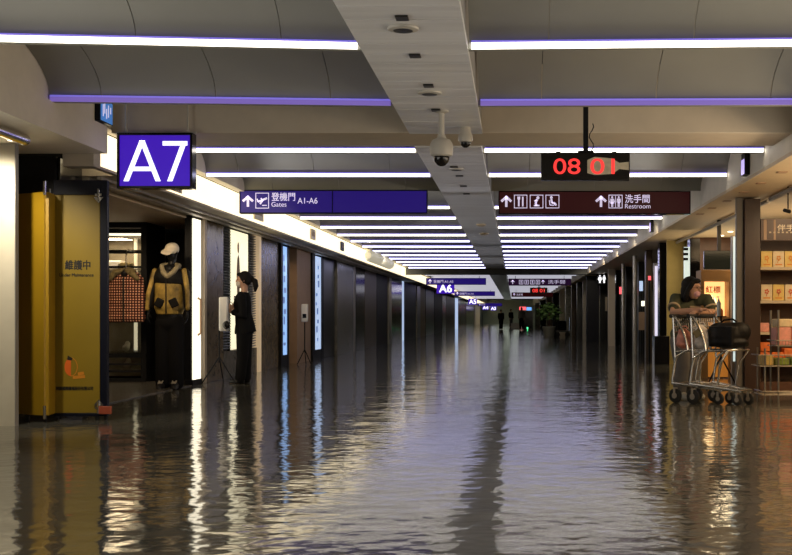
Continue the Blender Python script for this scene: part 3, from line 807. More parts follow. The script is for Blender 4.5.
# plaid quilted jacket on a hanger
Y = 16.7; k = Y / F
cx = xat(126, Y)
t = thing('quilted_jacket', 'red and cream plaid quilted jacket with fur collar hanging before the cabinet', 'jacket', (cx, Y, zat(322, Y)))
mb = MB()
for i in range(6):
    za = zat(321 - i * 7.2, Y); w = (19.6 - (0 if i < 4 else (i - 3) * .9)) * k
    mb.loft([(cx, Y, za - 1.4 * k), (cx, Y, za + 1 * k), (cx, Y, za + 4 * k), (cx, Y, za + 7 * k), (cx, Y, za + 8.4 * k)], [(w * .93, .07), (w * .98, .10), (w, .115), (w * .98, .10), (w * .93, .07)], side=(1, 0, 0), n=24)
mb.loft([(cx, Y, zat(279, Y)), (cx, Y, zat(274, Y)), (cx, Y, zat(270, Y))], [(17 * k, .09), (14 * k, .08), (8 * k, .06)], side=(1, 0, 0), n=24)
blob(mb, .014, 2).build('body', M['plaid'], t)
mb = MB()
for s in (-1, 1):
    mb.caps([(cx + s * 3 * k, Y - .09, zat(270.5, Y)), (cx + s * 8 * k, Y - .11, zat(272.5, Y)), (cx + s * 13.5 * k, Y - .10, zat(279, Y))], [.035, .05, .035])
mb.caps([(cx - 7 * k, Y + .05, zat(271, Y)), (cx, Y + .07, zat(269, Y)), (cx + 7 * k, Y + .05, zat(271, Y))], [.035, .04, .035])
blob(mb, .014, 2).build('collar', M['fur'], t)
MB().box(cx - .008, cx + .012, Y - .135, Y - .10, zat(322, Y), zat(278, Y)).build('zip', M['black'], t)
mb = MB(); mb.ell((cx, Y - .06, zat(273.5, Y)), (.055, .05, .06)); mb.build('neck_lining', M['black'], t)
hk = MB(); hk.tube([(cx, Y, zat(271, Y)), (cx, Y, zat(255, Y)), (cx, Y + .06, zat(250, Y)), (cx, Y + .3, zat(250, Y)), (cx, Y + .52, zat(250, Y))], .008); hk.build('hanger', M['chrome'], t)

# ------------------------------------------------------------------ figures
def rotz(a): return Matrix.Rotation(a, 3, 'Z')


def hand(mb, wrist, d, n, s=1.0, curl=.5, thumb=1):
    """d: direction of the hand, n: palm normal (fingers curl that way)"""
    d = Vector(d).normalized(); n = Vector(n); n = (n - d * n.dot(d)).normalized(); sd = d.cross(n)
    mx = Matrix((sd, d, n)).transposed()
    mb.ell(Vector(wrist) + d * .045 * s, (.038 * s, .052 * s, .017 * s), mx, 12, 8)
    for i, (o, L) in enumerate(((-.028, .062), (-.010, .072), (.009, .068), (.027, .052))):
        p0 = Vector(wrist) + d * .06 * s + sd * o * s; p1 = Vector(wrist) + d * .088 * s + sd * o * 1.15 * s
        d1 = (d * math.cos(curl) + n * math.sin(curl)); d2 = (d * math.cos(curl * 2.1) + n * math.sin(curl * 2.1))
        p2 = p1 + d1 * L * .52 * s; p3 = p2 + d2 * L * .5 * s
        mb.caps([p0, p1, p2, p3], [.0095 * s, .009 * s, .0085 * s, .0072 * s], n=8)
    q0 = Vector(wrist) + d * .02 * s + sd * thumb * -.024 * s
    q1 = q0 + (d * .5 - sd * thumb * .75 + n * .3).normalized() * .036 * s; q2 = q1 + (d * .85 - sd * thumb * .25 + n * .4).normalized() * .034 * s
    mb.caps([q0, q1, q2], [.012 * s, .010 * s, .0085 * s], n=8)


def head_prims(mb, hc, f, s=1.0, up=Vector((0, 0, 1))):
    f = Vector(f).normalized(); sd = up.cross(f).normalized(); u = f.cross(sd)
    mx = Matrix((f, sd, u)).transposed()
    P = lambda a, b, c: Vector(hc) + (f * a + sd * b + u * c) * s
    mb.ell(P(-.012, 0, .025), (.093 * s, .074 * s, .092 * s), mx, 20, 14)
    mb.ell(P(.018, 0, -.035), (.068 * s, .058 * s, .078 * s), mx, 18, 12)
    mb.ell(P(.050, 0, -.088), (.028 * s, .03 * s, .024 * s), mx, 12, 8)
    mb.caps([P(.082, 0, .018), P(.100, 0, -.018)], [.009 * s, .014 * s], n=8)
    mb.ell(P(.078, 0, -.056), (.014 * s, .024 * s, .010 * s), mx, 10, 6)
    mb.ell(P(.074, 0, .034), (.016 * s, .05 * s, .010 * s), mx, 10, 6)
    for k_ in (-1, 1): mb.ell(P(-.008, k_ * .076, -.008), (.018 * s, .009 * s, .032 * s), mx, 10, 8)
    return P, mx


def torso_loft(mb, J, side, grow=0.0, lo=0, hi=99):
    pts = J['spine'][lo:hi]; rad = [(a + grow, b + grow) for a, b in J['srad'][lo:hi]]
    mb.loft(pts, rad, side=side, n=24)


def limb(mb, pts, rad, grow=0.0):
    mb.caps(pts, [r + grow for r in rad], n=14)


def person(label, base, f_body, f_head, J, up=Vector((0, 0, 1)), name='person', hand_data=None, voxel=.0085, skin=None, group=None, cat='person'):
    t = thing(name, label, cat, base, group)
    side = Vector((0, 0, 1)).cross(Vector(f_body)).normalized()
    mb = MB(); P, mx = head_prims(mb, J['head'], f_head, J.get('hs', 1.0), up)
    nb = J['neck']; mb.caps([nb, Vector(J['head']) + Vector((0, 0, -.06)) - Vector(f_head).normalized() * .02], [.050, .048], n=14)
    torso_loft(mb, J, side)
    for a in J['arms']: limb(mb, a, J.get('arad', [.046, .038, .026]))
    for l in J['legs']: limb(mb, l, J.get('lrad', [.082, .056, .038]))
    for ft in J['feet']: limb(mb, ft, [.036, .034, .026])
    for hd in hand_data or (): hand(mb, *hd)
    blob(mb, voxel, 3).build('body', skin or M['skin'], t)
    return t, P, mx, side


def eyes(P, mx, t, s=1.0):
    for k_ in (-1, 1):
        MB().ell(P(.077, k_ * .03, .012), (.008, .012, .006), mx, 10, 6).build('eye', M['eye'], t)


# woman in the black suit, in profile, facing the shop side (-X)
Y = 17.1; k = Y / F
def W(px, py, dy=0.0): v = at(px, py, Y); v.y += dy; return v
fb = Vector((-1, -.12, 0)).normalized(); base = (xat(241, Y), Y, 0)
head = W(243.2, 280.2)
J = dict(head=head, neck=W(244.5, 291), hs=1.0,
         spine=[W(244, 292), W(243.5, 296), W(242.3, 303), W(243.2, 314), W(245, 324), W(244.5, 333)],
         srad=[(.055, .05), (.125, .085), (.150, .108), (.125, .098), (.155, .118), (.14, .105)],
         arms=[[W(244, 297, -.155), W(246, 316, -.185), W(234.5, 312, -.12)], [W(243, 297, .155), W(244, 316, .185), W(233, 309, .08)]],
         legs=[[W(244.5, 333, -.075), W(243.5, 357, -.07), W(241.2, 378.5, -.065)], [W(244.5, 333, .075), W(244.8, 357, .07), W(245, 378.5, .065)]],
         feet=[[W(242, 380.5, -.065), W(236.5, 381.6, -.075), W(232.5, 382.0, -.08)], [W(246, 380.5, .065), W(240.5, 381.6, .06), W(236.5, 382.0, .06)]])
hands = [(W(234.0, 311.6, -.115), (-1, .25, .35), (.2, 1, 0), 1.0, .5, 1), (W(232.4, 308.4, .075), (-.9, -.3, .5), (.2, -1, 0), 1.0, .5, -1)]
t, P, mx, sd = person('woman in black suit and mask with ponytail, standing in profile by the poster', base, fb, fb, J, hand_data=hands)
eyes(P, mx, t)
mb = MB(); torso_loft(mb, J, sd, .018)
mb.loft([W(245, 324), W(245.2, 330), W(245.6, 333)], [(.175, .135), (.185, .15), (.19, .155)], side=sd, n=24)
for a in J['arms']:
    limb(mb, [a[0], a[1], a[1].lerp(a[2], .86)], [.058, .052, .040], .006)
jk = blob(mb, .011, 3).build('jacket', M['suit'], t)
mb = MB()
for s_ in (-1, 1):
    c_ = W(235.8, 300, s_ * .035); mb.obox(c_, (.012, 0, -.03), (.002, .012 * s_, .03), (.008, 0, .002))
mb.build('lapel', M['shoe'], jk)
MB().ell(W(235.4, 298, -.05), (.012, .02, .008)).build('badge', M['white_pl'], jk)
mb = MB()
for l in J['legs']: limb(mb, [l[0], l[1], l[2]], [.096, .074, .064], .008)
mb.ell(W(244.8, 330), (.125, .16, .12)); blob(mb, .012, 3).build('trousers', M['suit'], t)
for ft in J['feet']:
    mb = MB(); mb.loft([ft[0] + Vector((.045, 0, .02)), ft[0], ft[1], ft[2] + Vector((-.03, 0, 0))], [.030, .043, .042, .02], n=14); mb.box(ft[0].x + .01, ft[0].x + .05, ft[0].y - .022, ft[0].y + .022, .002, .05)
    b_ = blob(mb, .008, 2)
    for v in b_.v: v.z = max(v.z, .002)
    b_.build('shoe', M['shoe'], t)
mb = MB(); mb.ell(P(-.026, 0, .036), (.098, .083, .098), mx, 20, 14); mb.ell(P(-.06, 0, -.005), (.058, .076, .072), mx, 16, 10)
mb.ell(P(.052, .0, .082), (.04, .066, .028), mx, 14, 8)
for s_ in (-1, 1): mb.caps([P(.03, s_ * .066, .06), P(.0, s_ * .077, .0), P(-.01, s_ * .072, -.04)], [.018, .016, .010])
mb.ell(P(-.115, 0, .03), (.036, .04, .040), mx, 14, 8)
mb.caps([P(-.125, 0, .02), P(-.165, 0, -.01), P(-.178, 0, -.085), P(-.168, 0, -.155)], [.030, .042, .040, .016])
blob(mb, .008, 3).build('hair', M['hair'], t)
mb = MB(); mb.ell(P(.052, 0, -.052), (.052, .056, .050), mx, 18, 12)
for s_ in (-1, 1): mb.caps([P(.05, s_ * .05, -.035), P(.0, s_ * .077, -.008)], [.005, .004], n=6)
blob(mb, .006, 2).build('mask', M['mask'], t)

# white hand-rub dispenser on its black tripod, before her
Yd = 16.9
t = thing('sanitizer_stand', 'tall white dispenser on a black tripod in front of the woman in black', 'dispenser', (xat(220, Yd), Yd, 0))
d0, d1 = at(219.6, 331, Yd), at(228.4, 297, Yd)
MB().box(d0.x, d1.x, Yd - .06, Yd + .06, d0.z, d1.z).build('cabinet', M['white_pl'], t, bevel=.02)
mb = MB(); mb.ell(((d0.x + d1.x) / 2 + .05, Yd - .07, zat(325, Yd)), (.05, .05, .06)); mb.build('drip_tray', M['gloss_black'], t)
xp = xat(218.6, Yd)
MB().cyl((xp, Yd + .04, .3), (xp, Yd + .04, 1.15), .012).box(xp - .012, d0.x + .03, Yd + .03, Yd + .05, 1.05, 1.09).build('pole', M['black'], t)
for a_ in (200, 350, 90):
    MB().cyl((xp, Yd + .04, .38), (xp + .24 * math.cos(R(a_)), Yd + .04 + .24 * math.sin(R(a_)), .01), .010).build('leg', M['black'], t)

# the second one, farther along, against the tan wall
Yd = 23.7
t = thing('sanitizer_stand', 'white sanitizer dispenser on a thin black tripod by the tan wall', 'dispenser', (xat(304.5, Yd), Yd, 0))
d0, d1 = at(301.6, 322, Yd), at(307.8, 304, Yd)
MB().box(d0.x, d1.x, Yd - .06, Yd + .06, d0.z, d1.z).build('cabinet', M['white_pl'], t, bevel=.02)
MB().box(d0.x + .03, d1.x - .02, Yd - .066, Yd - .061, d0.z + .08, d0.z + .16).build('nozzle', M['gloss_black'], t)
xp = (d0.x + d1.x) / 2
MB().cyl((xp, Yd, .25), (xp, Yd, d0.z + .02), .012).build('pole', M['black'], t)
for a_ in (205, 335, 90):
    MB().cyl((xp, Yd, .3), (xp + .15 * math.cos(R(a_)), Yd + .15 * math.sin(R(a_)), .008), .010).build('leg', M['black'], t)

# mannequin with cap, jacket and black trousers
Y = 15.7; k = Y / F
fb = Vector((.15, -1, 0)).normalized()
head = W(172, 252.5); 
J = dict(head=head, neck=W(171.5, 266), hs=.98,
         spine=[W(171, 265), W(170.6, 268), W(170, 278), W(169.5, 298), W(169.5, 310), W(169.5, 322)],
         srad=[(.06, .055), (.15, .10), (.18, .12), (.15, .11), (.165, .12), (.16, .115)],
         arms=[[W(156, 272), W(152.5, 293, -.05), W(150.5, 311, -.08)], [W(185, 272), W(188, 293, -.05), W(189, 311, -.08)]],
         legs=[[W(164, 322), W(163.5, 353), W(163, 383)], [W(175.5, 322), W(176, 353), W(176.5, 383)]],
         feet=[[W(163, 385.2), W(162.6, 387, -.1), W(162.3, 387.6, -.16)], [W(176.6, 385.2), W(177, 387, -.1), W(177.3, 387.6, -.16)]], lrad=[.085, .06, .045])
hands = [(W(150.4, 312, -.085), (0, -.2, -1), (1, 0, 0), 1.0, .3, 1), (W(189, 312, -.085), (0, -.2, -1), (-1, 0, 0), 1.0, .3, -1)]
t, P, mx, sd = person('black mannequin in white cap, ochre and black hooded jacket and black trousers', (xat(170, Y), Y, 0), fb, Vector((-.38, -.90, -.22)).normalized(), J, name='mannequin', hand_data=hands, skin=M['mann_black'], cat='mannequin')
mb = MB(); mb.ell(P(-.01, 0, .045), (.105, .088, .085), mx, 20, 12); mb.loft([P(.06, 0, .035), P(.12, 0, .022), P(.165, 0, .004)], [(.082, .016), (.078, .014), (.05, .010)], side=sd, n=16)
blob(mb, .009, 2).build('cap', M['cap'], t)
# jacket: ochre body, black yoke and sleeves' outer panels
mb = MB(); mb.loft([W(169.5, 314.5), W(169.5, 308), W(169.5, 297), W(170, 285), W(170, 278)], [(.165, .13), (.195, .155), (.19, .15), (.20, .15), (.19, .14)], side=sd, n=28)
jk = blob(mb, .012, 2).build('jacket', M['jacket_y'], t)
mb = MB(); mb.loft([W(170, 284), W(170.3, 278), W(170.6, 271), W(171, 266)], [(.205, .158), (.215, .16), (.19, .14), (.10, .09)], side=sd, n=28)
for s_, a_ in zip((-1, 1), J['arms']): limb(mb, [a_[0] + Vector((0, 0, -.02)), a_[1], a_[1].lerp(a_[2], .75)], [.068, .056, .046], .002)
blob(mb, .012, 2).build('yoke', M['jacket_k'], jk)
for a_ in J['arms']:
    sgn = -1 if a_[0].x < head.x else 1; mb = MB()
    limb(mb, [a_[0] + Vector((-.0 * sgn, -.035, .01)), a_[1] + Vector((.022 * sgn, -.04, 0)), a_[2] + Vector((.01 * sgn, -.02, .03))], [.040, .034, .030])
    blob(mb, .010, 2).build('sleeve_panel', M['jacket_y'], jk)
mb = MB(); mb.caps([W(163, 266, -.06), W(166.5, 273, -.13), W(170.5, 277, -.15)], [.03, .04, .03]); mb.caps([W(179.5, 266, -.06), W(176.5, 272, -.13), W(172, 276, -.15)], [.03, .036, .03]); mb.caps([W(163, 266, -.03), W(171, 265, .07), W(179.5, 266, -.03)], [.035, .05, .035])
blob(mb, .011, 2).build('hood', mat('hood_grey', (.33, .28, .17), .6, var=.3, vscale=12), jk)
mb = MB(); mb.ell(W(171.5, 270, -.075), (.075, .06, .07)); mb.build('hood_lining', M['black'], jk)
for s_ in (-1, 1):
    mb = MB(); mb.obox(W(169.8 + s_ * 7.2, 303, -.15), (.048, 0, .022 * s_), (0, .02, 0), (-.026 * s_, 0, .052)); mb.build('pocket_flap', M['jacket_k'], jk, bevel=.012)
MB().box(W(169.5, 0).x - .006, W(169.5, 0).x + .006, Y - .172, Y - .15, zat(314, Y), zat(279, Y)).build('zip', M['black'], jk)
mb = MB()
for l in J['legs']: limb(mb, [l[0], l[1], l[2]], [.105, .096, .088], .01)
mb.ell(W(169.5, 323), (.19, .135, .13)); blob(mb, .013, 3).build('trousers', M['suit'], t)
for ft in J['feet']:
    mb = MB(); mb.caps([ft[0] + Vector((0, .03, .02)), ft[1] + Vector((0, 0, .018)), ft[2]], [.052, .05, .038], n=14); b_ = blob(mb, .010, 2)
    for v in b_.v: v.z = max(v.z, .0125)
    so = b_.build('boot', M['shoe'], t)
    mb = MB()
    for i in range(4): mb.box(ft[0].x - .03, ft[0].x + .03, ft[1].y - .045 + .025 * i, ft[1].y - .035 + .025 * i, ft[1].z + .055 + .012 * i, ft[1].z + .063 + .012 * i)
    mb.build('laces', M['cap'], so)

# panels of the left shopfront, from near to far
def panel_l(name, px0, px1, m, lab, cat, z0=0.0, z1=2.335, x=X_SHOP_L, th=.14, bevel=0.006, group=None):
    y0, y1 = yl(px0), yl(px1)
    return solo(name, MB().box(x - th, x, y0 + .01, y1 - .01, z0, z1), m, lab, cat, (x - th / 2, (y0 + y1) / 2, z0), group, bevel)


ya, yb = yl(193.5), yl(203)
t = thing('light_column', 'tall white lit door column right of the mannequin', 'lightbox', (X_SHOP_L, (ya + yb) / 2, 0))
MB().box(X_SHOP_L - .12, X_SHOP_L - .031, ya, yb, .08, 2.3).build('back', M['black'], t)
MB().box(X_SHOP_L - .03, X_SHOP_L - .01, yl(194.6), yl(201.6), .08, 2.3).build('diffuser', M['lightbox'], t)
MB().box(X_SHOP_L - .12, X_SHOP_L - .01, ya, yb, .0, .079).build('base', M['black'], t)
MB().box(X_SHOP_L - .12, X_SHOP_L - .01, ya, yb, 2.301, 2.335).build('head', M['black'], t)
ym = (ya + yb) / 2
MB().tube([(X_SHOP_L - .009, ym, zat(335, ym)), (X_SHOP_L + .035, ym, zat(333, ym)), (X_SHOP_L + .035, ym, zat(300, ym)), (X_SHOP_L - .009, ym, zat(298, ym))], .018).build('door_pull', M['tan'], t)
panel_l('metal_post', 203.2, 205.8, M['jamb'], 'pale metal post right of the lit white column', 'post', x=X_SHOP_L + .02)
panel_l('marble_pier', 206.2, 223.6, M['marble'], 'brown marble panel left of the louvres', 'panel')
def louvre(px0, px1, lab):
    y0, y1 = yl(px0), yl(px1)
    t = thing('louvre', lab, 'louvre', (X_SHOP_L - .05, (y0 + y1) / 2, .42), 'black louvre panels')
    MB().box(X_SHOP_L - .14, X_SHOP_L - .08, y0 + .01, y1 - .01, .42, 2.335).build('back', M['black'], t)
    mb = MB(); z = .45
    while z < 2.3:
        mb.obox((X_SHOP_L - .045, (y0 + y1) / 2, z), (.03, 0, .012), (0, (y1 - y0) / 2 - .02, 0), (-.003, 0, .006)); z += .042
    mb.build('slats', M['louvre'], t)
louvre(223.8, 232.2, 'black slatted louvre panel left of the bright poster')
y0, y1 = yl(232.4), yl(250)
t = thing('poster_lightbox', 'bright cream backlit poster behind the woman in black', 'poster', (X_SHOP_L - .05, (y0 + y1) / 2, .42))
MB().box(X_SHOP_L - .14, X_SHOP_L - .0375, y0 + .01, y1 - .01, .42, 2.32).build('back', M['black'], t)
MB().box(X_SHOP_L - .037, X_SHOP_L - .03, y0 + .015, y1 - .015, .43, 2.31).build('face', M['poster'], t)
ym = yl(240)
def fig_x(mb, pts): # flat print on the lit face, polygon in (y, z)
    n = len(pts); vs = [(X_SHOP_L - .029, a_, b_) for a_, b_ in pts] + [(X_SHOP_L - .027, a_, b_) for a_, b_ in pts]
    mb.add(vs, [tuple(range(n)), tuple(range(2 * n - 1, n - 1, -1))] + [(i, n + i, n + (i + 1) % n, (i + 1) % n) for i in range(n)])
mb = MB(); fig_x(mb, [(ym - .06, 1.2), (ym + .07, 1.2), (ym + .13, 1.62), (ym + .07, 1.88), (ym + .0, 1.95), (ym - .07, 1.86), (ym - .12, 1.6)]); mb.build('printed_figure', M['poster_fig'], t, smooth=False)
mb = MB(); fig_x(mb, [(ym - .0 + .06 * math.cos(a_ * .5236), 2.05 + .09 * math.sin(a_ * .5236)) for a_ in range(12)]); mb.build('printed_face', M['poster_skin'], t, smooth=False)
louvre(250.2, 257, 'black slatted louvre panel right of the bright poster')
struct('trim_15', MB().box(X_SHOP_L - .14, X_SHOP_L - .001, yl(223.8), yl(257), 0, .42), M['marble2'])
panel_l('door_jamb', 257.6, 259.8, M['jamb_glow'], 'pale door jamb with painted-in glow right of the louvres', 'pillar', x=X_SHOP_L + .03)
panel_l('marble_pier', 260.5, 278.5, M['marble'], 'brown marble panel between the pale jamb and the blue lightbox', 'panel')
def bluebox(px0, px1, m, lab, z0=.22):
    y0, y1 = yl(px0), yl(px1)
    t = thing('lightbox', lab, 'lightbox', (X_SHOP_L, (y0 + y1) / 2, z0), 'blue lit advertising boxes')
    e = (y1 - y0) * .22
    MB().box(X_SHOP_L - .1, X_SHOP_L + .04, y0, y0 + e, 0, 2.335).build('frame', M['black'], t)
    MB().box(X_SHOP_L - .1, X_SHOP_L + .04, y1 - e, y1, 0, 2.335).build('frame', M['black'], t)
    MB().box(X_SHOP_L - .1, X_SHOP_L + .03, y0 + e + .002, y1 - e - .002, z0, 2.28).build('face', m, t)
    MB().box(X_SHOP_L - .1, X_SHOP_L + .035, y0 + e + .002, y1 - e - .002, 0, z0 - .002).build('plinth', M['black'], t)
    rnd = random.Random(int(px0)); mb = MB()
    for i in range(9):
        zz = .4 + i * .2; yy = y0 + e + .05 + rnd.random() * (y1 - y0 - 2 * e - .35)
        mb.box(X_SHOP_L + .0302, X_SHOP_L + .032, yy, yy + .1 + .15 * rnd.random(), zz, zz + .05 + .1 * rnd.random())
    mb.build('print', mat('lightbox_print_%d' % px0, (.25, .4, .7), .4, emit=.35, ecol=(.25, .38, .75)), t)
bluebox(279, 287.2, M['bluebox'], 'narrow blue lit advertising box left of the dark opening')
struct('wall_left_recess', MB().box(-5.6, -5.5, yl(287), yl(312), 0, 2.335), M['black'])
panel_l('shop_shutter', 287.6, 296.8, M['black'], 'black recessed door left of the tan wall', 'door', x=-4.62)
struct('trim_16', MB().box(-5.5, X_SHOP_L + .0, yl(297), yl(310.6), 0, 2.335), M['tan'])
bluebox(310.8, 322, M['bluebox2'], 'pale blue lit advertising box right of the tan wall')
panel_l('glass_shopfront', 322.4, 334.6, M['dglass'], 'dark glass door right of the pale blue lightbox', 'door')
panel_l('marble_pillar', 335, 351.4, M['marble2'], 'wide grey-brown marble pillar on the left side', 'pillar', th=.3, x=X_SHOP_L + .06)
panel_l('metal_post', 351.8, 355.6, M['steel'], 'pale metal post right of the wide marble pillar', 'post')
far_l = [(356, 364.6, 'gloss_black', 'closed glossy black shutter right of the pale metal post'), (365, 376.6, 'warm_door', 'closed bronze shutter between two black ones'),
         (377, 387.6, 'black', 'closed black shutter right of the bronze one'), (388, 390.6, 'steel', 'thin metal post between far black shutters'),
         (391, 402, 'gloss_black', 'closed glossy black shutter right of the thin metal post'), (402.3, 404, 'lightbox', 'thin far lit white strip on the left side'),
         (404.3, 416, 'black', 'closed black shutter right of the thin lit strip'), (416.3, 419.6, 'steel', 'far metal post left of the yellow panel'),
         (420, 425.4, 'yellow2', 'far narrow yellow panel on the left side'), (425.8, 434, 'dglass', 'dark glass shopfront right of the far yellow panel'),
         (434.4, 442, 'black', 'far black shopfront below gate sign A6'), (442.3, 446, 'marble2', 'far grey stone pier below gate sign A6'),
         (446.3, 455, 'warm_door', 'far bronze shopfront right of the grey stone pier'), (455.3, 458, 'lightbox', 'far lit white strip right of the bronze shopfront'),
         (458.3, 466, 'marble', 'far brown stone pier left of gate sign A5'), (466.3, 474, 'gloss_black', 'far black shopfront below gate sign A5'), (474.3, 480, 'tan', 'farthest tan pier on the left side'), (480.3, 483, 'black', 'farthest black shopfront on the left side')]
for a_, b_, m, lab in far_l:
    nm = {'steel': 'metal_post', 'lightbox': 'light_strip', 'yellow2': 'yellow_hoarding', 'marble': 'stone_pier', 'marble2': 'stone_pier', 'tan': 'stone_pier', 'dglass': 'glass_shopfront'}.get(m, 'shop_shutter')
    cat = {'metal_post': 'post', 'light_strip': 'light', 'yellow_hoarding': 'barrier', 'stone_pier': 'pillar', 'glass_shopfront': 'shopfront'}.get(nm, 'shutter')
    panel_l(nm, a_, b_, M[m] if m != 'lightbox' else M['bluebox2'], lab, cat, x=X_SHOP_L + (.04 if m == 'steel' else 0))

# fittings on the lit cove
def cove_plate(px, m, lab, w=.3, h=.16):
    y = 3.9 * F / (CX - px)
    zc = 2.53
    t = thing('sign_plate', lab, 'sign', (-3.9, y, zc))
    MB().box(-3.898, -3.87, y - w / 2, y + w / 2, zc - h / 2, zc + h / 2).build('plate', m, t)
    MB().box(-3.869, -3.866, y - w * .3, y + w * .3, zc - h * .2, zc + h * .25).build('mark', M['tan'], t)
cove_plate(257.5, M['jamb'], 'pale plate on the lit cove below the blue Gates sign', .6, .24)
cove_plate(312, M['jamb'], 'small tan plate on the lit cove beyond the Gates sign', .5, .2)
cove_plate(341.5, M['black'], 'small dark plate on the lit cove farther on', .45, .2)
# shop name strip just under the A7 sign
mb = MB(); yy0, yy1 = 3.9 * F / (CX - 160), 3.9 * F / (CX - 181)
t = thing('shop_sign', 'small dark lettering strip on the lit cove under the A7 sign', 'sign', (-3.9, (yy0 + yy1) / 2, 2.40))
MB().box(-3.898, -3.888, yy0, yy1, 2.385, 2.46).build('plate', M['jamb'], t)
for i in range(9):
    a_ = yy0 + .04 + (yy1 - yy0 - .08) * i / 9; mb = MB()
    pts = [(a_, 2.40), (a_ + .015, 2.40), (a_ + .015, 2.430), (a_ + .05, 2.430), (a_ + .05, 2.445), (a_, 2.445)]
    vs = [(-3.8875, a, b) for a, b in pts] + [(-3.885, a, b) for a, b in pts]
    mb.add(vs, [tuple(range(6)), tuple(range(11, 5, -1))] + [(q_, 6 + q_, 6 + (q_ + 1) % 6, (q_ + 1) % 6) for q_ in range(6)])
    mb.build('letter', M['text_black'], t, smooth=False)
# round-ended white cover on the cove
mb = MB(); y0, y1 = 3.85 * F / (CX - 366), 3.85 * F / (CX - 388); zc = 2.535
mb.loft([(-3.80, y0, zc), (-3.78, y0 + .25, zc), (-3.78, y1 - .3, zc), (-3.80, y1, zc)], [.09, .155, .155, .10], n=20)
solo('lamp_cover', mb, mat('lamp_cover_white', (.75, .72, .6), .5, emit=.35, ecol=(1, .9, .65)), 'white rounded lamp cover on the lit cove before the dark header', 'lamp', (-3.8, (y0 + y1) / 2, zc - .155))

# ------------------------------------------------------------------ right side
def yr(px, x=X_SHOP_R): return x * F / (px - CX)
for i, (px, py) in enumerate(((782, 172), (761, 183), (744, 192), (727, 201), (712, 208), (700, 214))):
    Y = F * (2.469 - H) / (CY - py); x = xat(px, Y)
    solo('soffit_vent', MB().box(x - .05, x + .05, Y - .06, Y + .06, 2.460, 2.4695), M['tan'], '%s small slot in the right soffit, counting from the nearest' % ORD[i], 'vent', (x, Y, 2.46), 'slots in the right soffit')
def lit_plaque(px, y0, y1, lab):
    Yc = XR_UP * F / (px - CX)
    t = thing('lit_plaque', lab, 'sign', (XR_UP, Yc, zat(y1, Yc)))
    MB().box(XR_UP - .06, XR_UP - .001, Yc - .06, Yc + .14, zat(y1, Yc), zat(y0, Yc)).build('case', M['black'], t)
    MB().box(XR_UP - .064, XR_UP - .061, Yc - .05, Yc + .13, zat(y1, Yc) + .01, zat(y0, Yc) - .07).build('face', mat('plaque_face', (.6, .55, .9), .4, emit=.9, ecol=(.55, .45, 1)), t)
lit_plaque(749, 153, 175, 'small violet-white lit plaque on the upper right wall')
lit_plaque(653.5, 219, 232, 'small violet lit plaque right of the strip lights behind the maroon sign')

# shop fixture with gift boxes
Yc = 15.2; kk = Yc / F
xs0, xs1 = xat(736, Yc), xat(744.5, Yc); xs2 = xat(760.5, Yc)
panel = MB().box(xs0 + .015, xs1, Yc + .06, Yc + .14, 0, 2.46)
solo('shop_post', panel, mat('post_grey', (.13, .11, .09), .4), 'grey post left of the brown column on the right', 'post', ((xs0 + xs1) / 2, Yc + .25, 0), bevel=.006)
solo('shop_column', MB().box(xs1 + .002, xs2, Yc, Yc + .5, 0, 2.44), M['brown'], 'brown wooden column at the end of the gift shelves', 'column', ((xs1 + xs2) / 2, Yc + .2, 0), bevel=.006)
t = thing('gift_shelving', 'dark wooden shelving with lit boards holding boxed gifts on the right', 'shelves', (3.9, Yc, 0))
XE = 4.9
MB().box(xs2 + .002, XE, Yc + .45, Yc + .5, 0, 2.2).build('back_panel', M['shelf_wood'], t)
MB().box(XE, XE + .04, Yc, Yc + .5, 0, 2.44).build('end_panel', M['shelf_wood'], t)
for py in (267, 300.5, 332, 364):
    zz = zat(py, Yc); MB().box(xs2 + .003, XE - .001, Yc + .02, Yc + .449, zz - .035, zz).build('shelf_board', M['board'], t)
MB().box(xs2 + .003, XE - .001, Yc + .05, Yc + .449, 0, .12).build('plinth', M['shelf_wood'], t)
MB().box(xat(765.5, Yc), xat(767.0, Yc), Yc + .40, Yc + .44, .125, 1.9).build('upright', M['steel'], t)
zs0, zs1 = zat(240.5, Yc), zat(219, Yc)
MB().box(xs2 + .003, XE - .001, Yc - .01, Yc + .05, zs0, zs1).build('header_sign', mat('header_brown', (.06, .022, .010), .4, var=.25, vscale=4), t)
text('伴手禮', xat(777, Yc), zat(230.5, Yc), 7 * kk, Yc - .011, mat('header_letters', (.75, .6, .4), .5, emit=.12, ecol=(1, .8, .5)), t, width=26 * kk, bold=.001)
mb = MB()
for i in range(7): mb.box(xat(769 + i * 4.2, Yc), xat(771 + i * 4.2, Yc), Yc - .014, Yc - .011, zat(233.2, Yc), zat(231.7, Yc))
mb.build('small_lettering', M['board'], t)
MB().box(xat(763.5, Yc), xat(766.5, Yc), Yc - .013, Yc - .011, zs0 + .01, zs1 - .01).box(xat(773.5, Yc), xat(775.5, Yc), Yc - .013, Yc - .011, zs0 + .01, zs1 - .01).build('stripe', M['tan'], t)
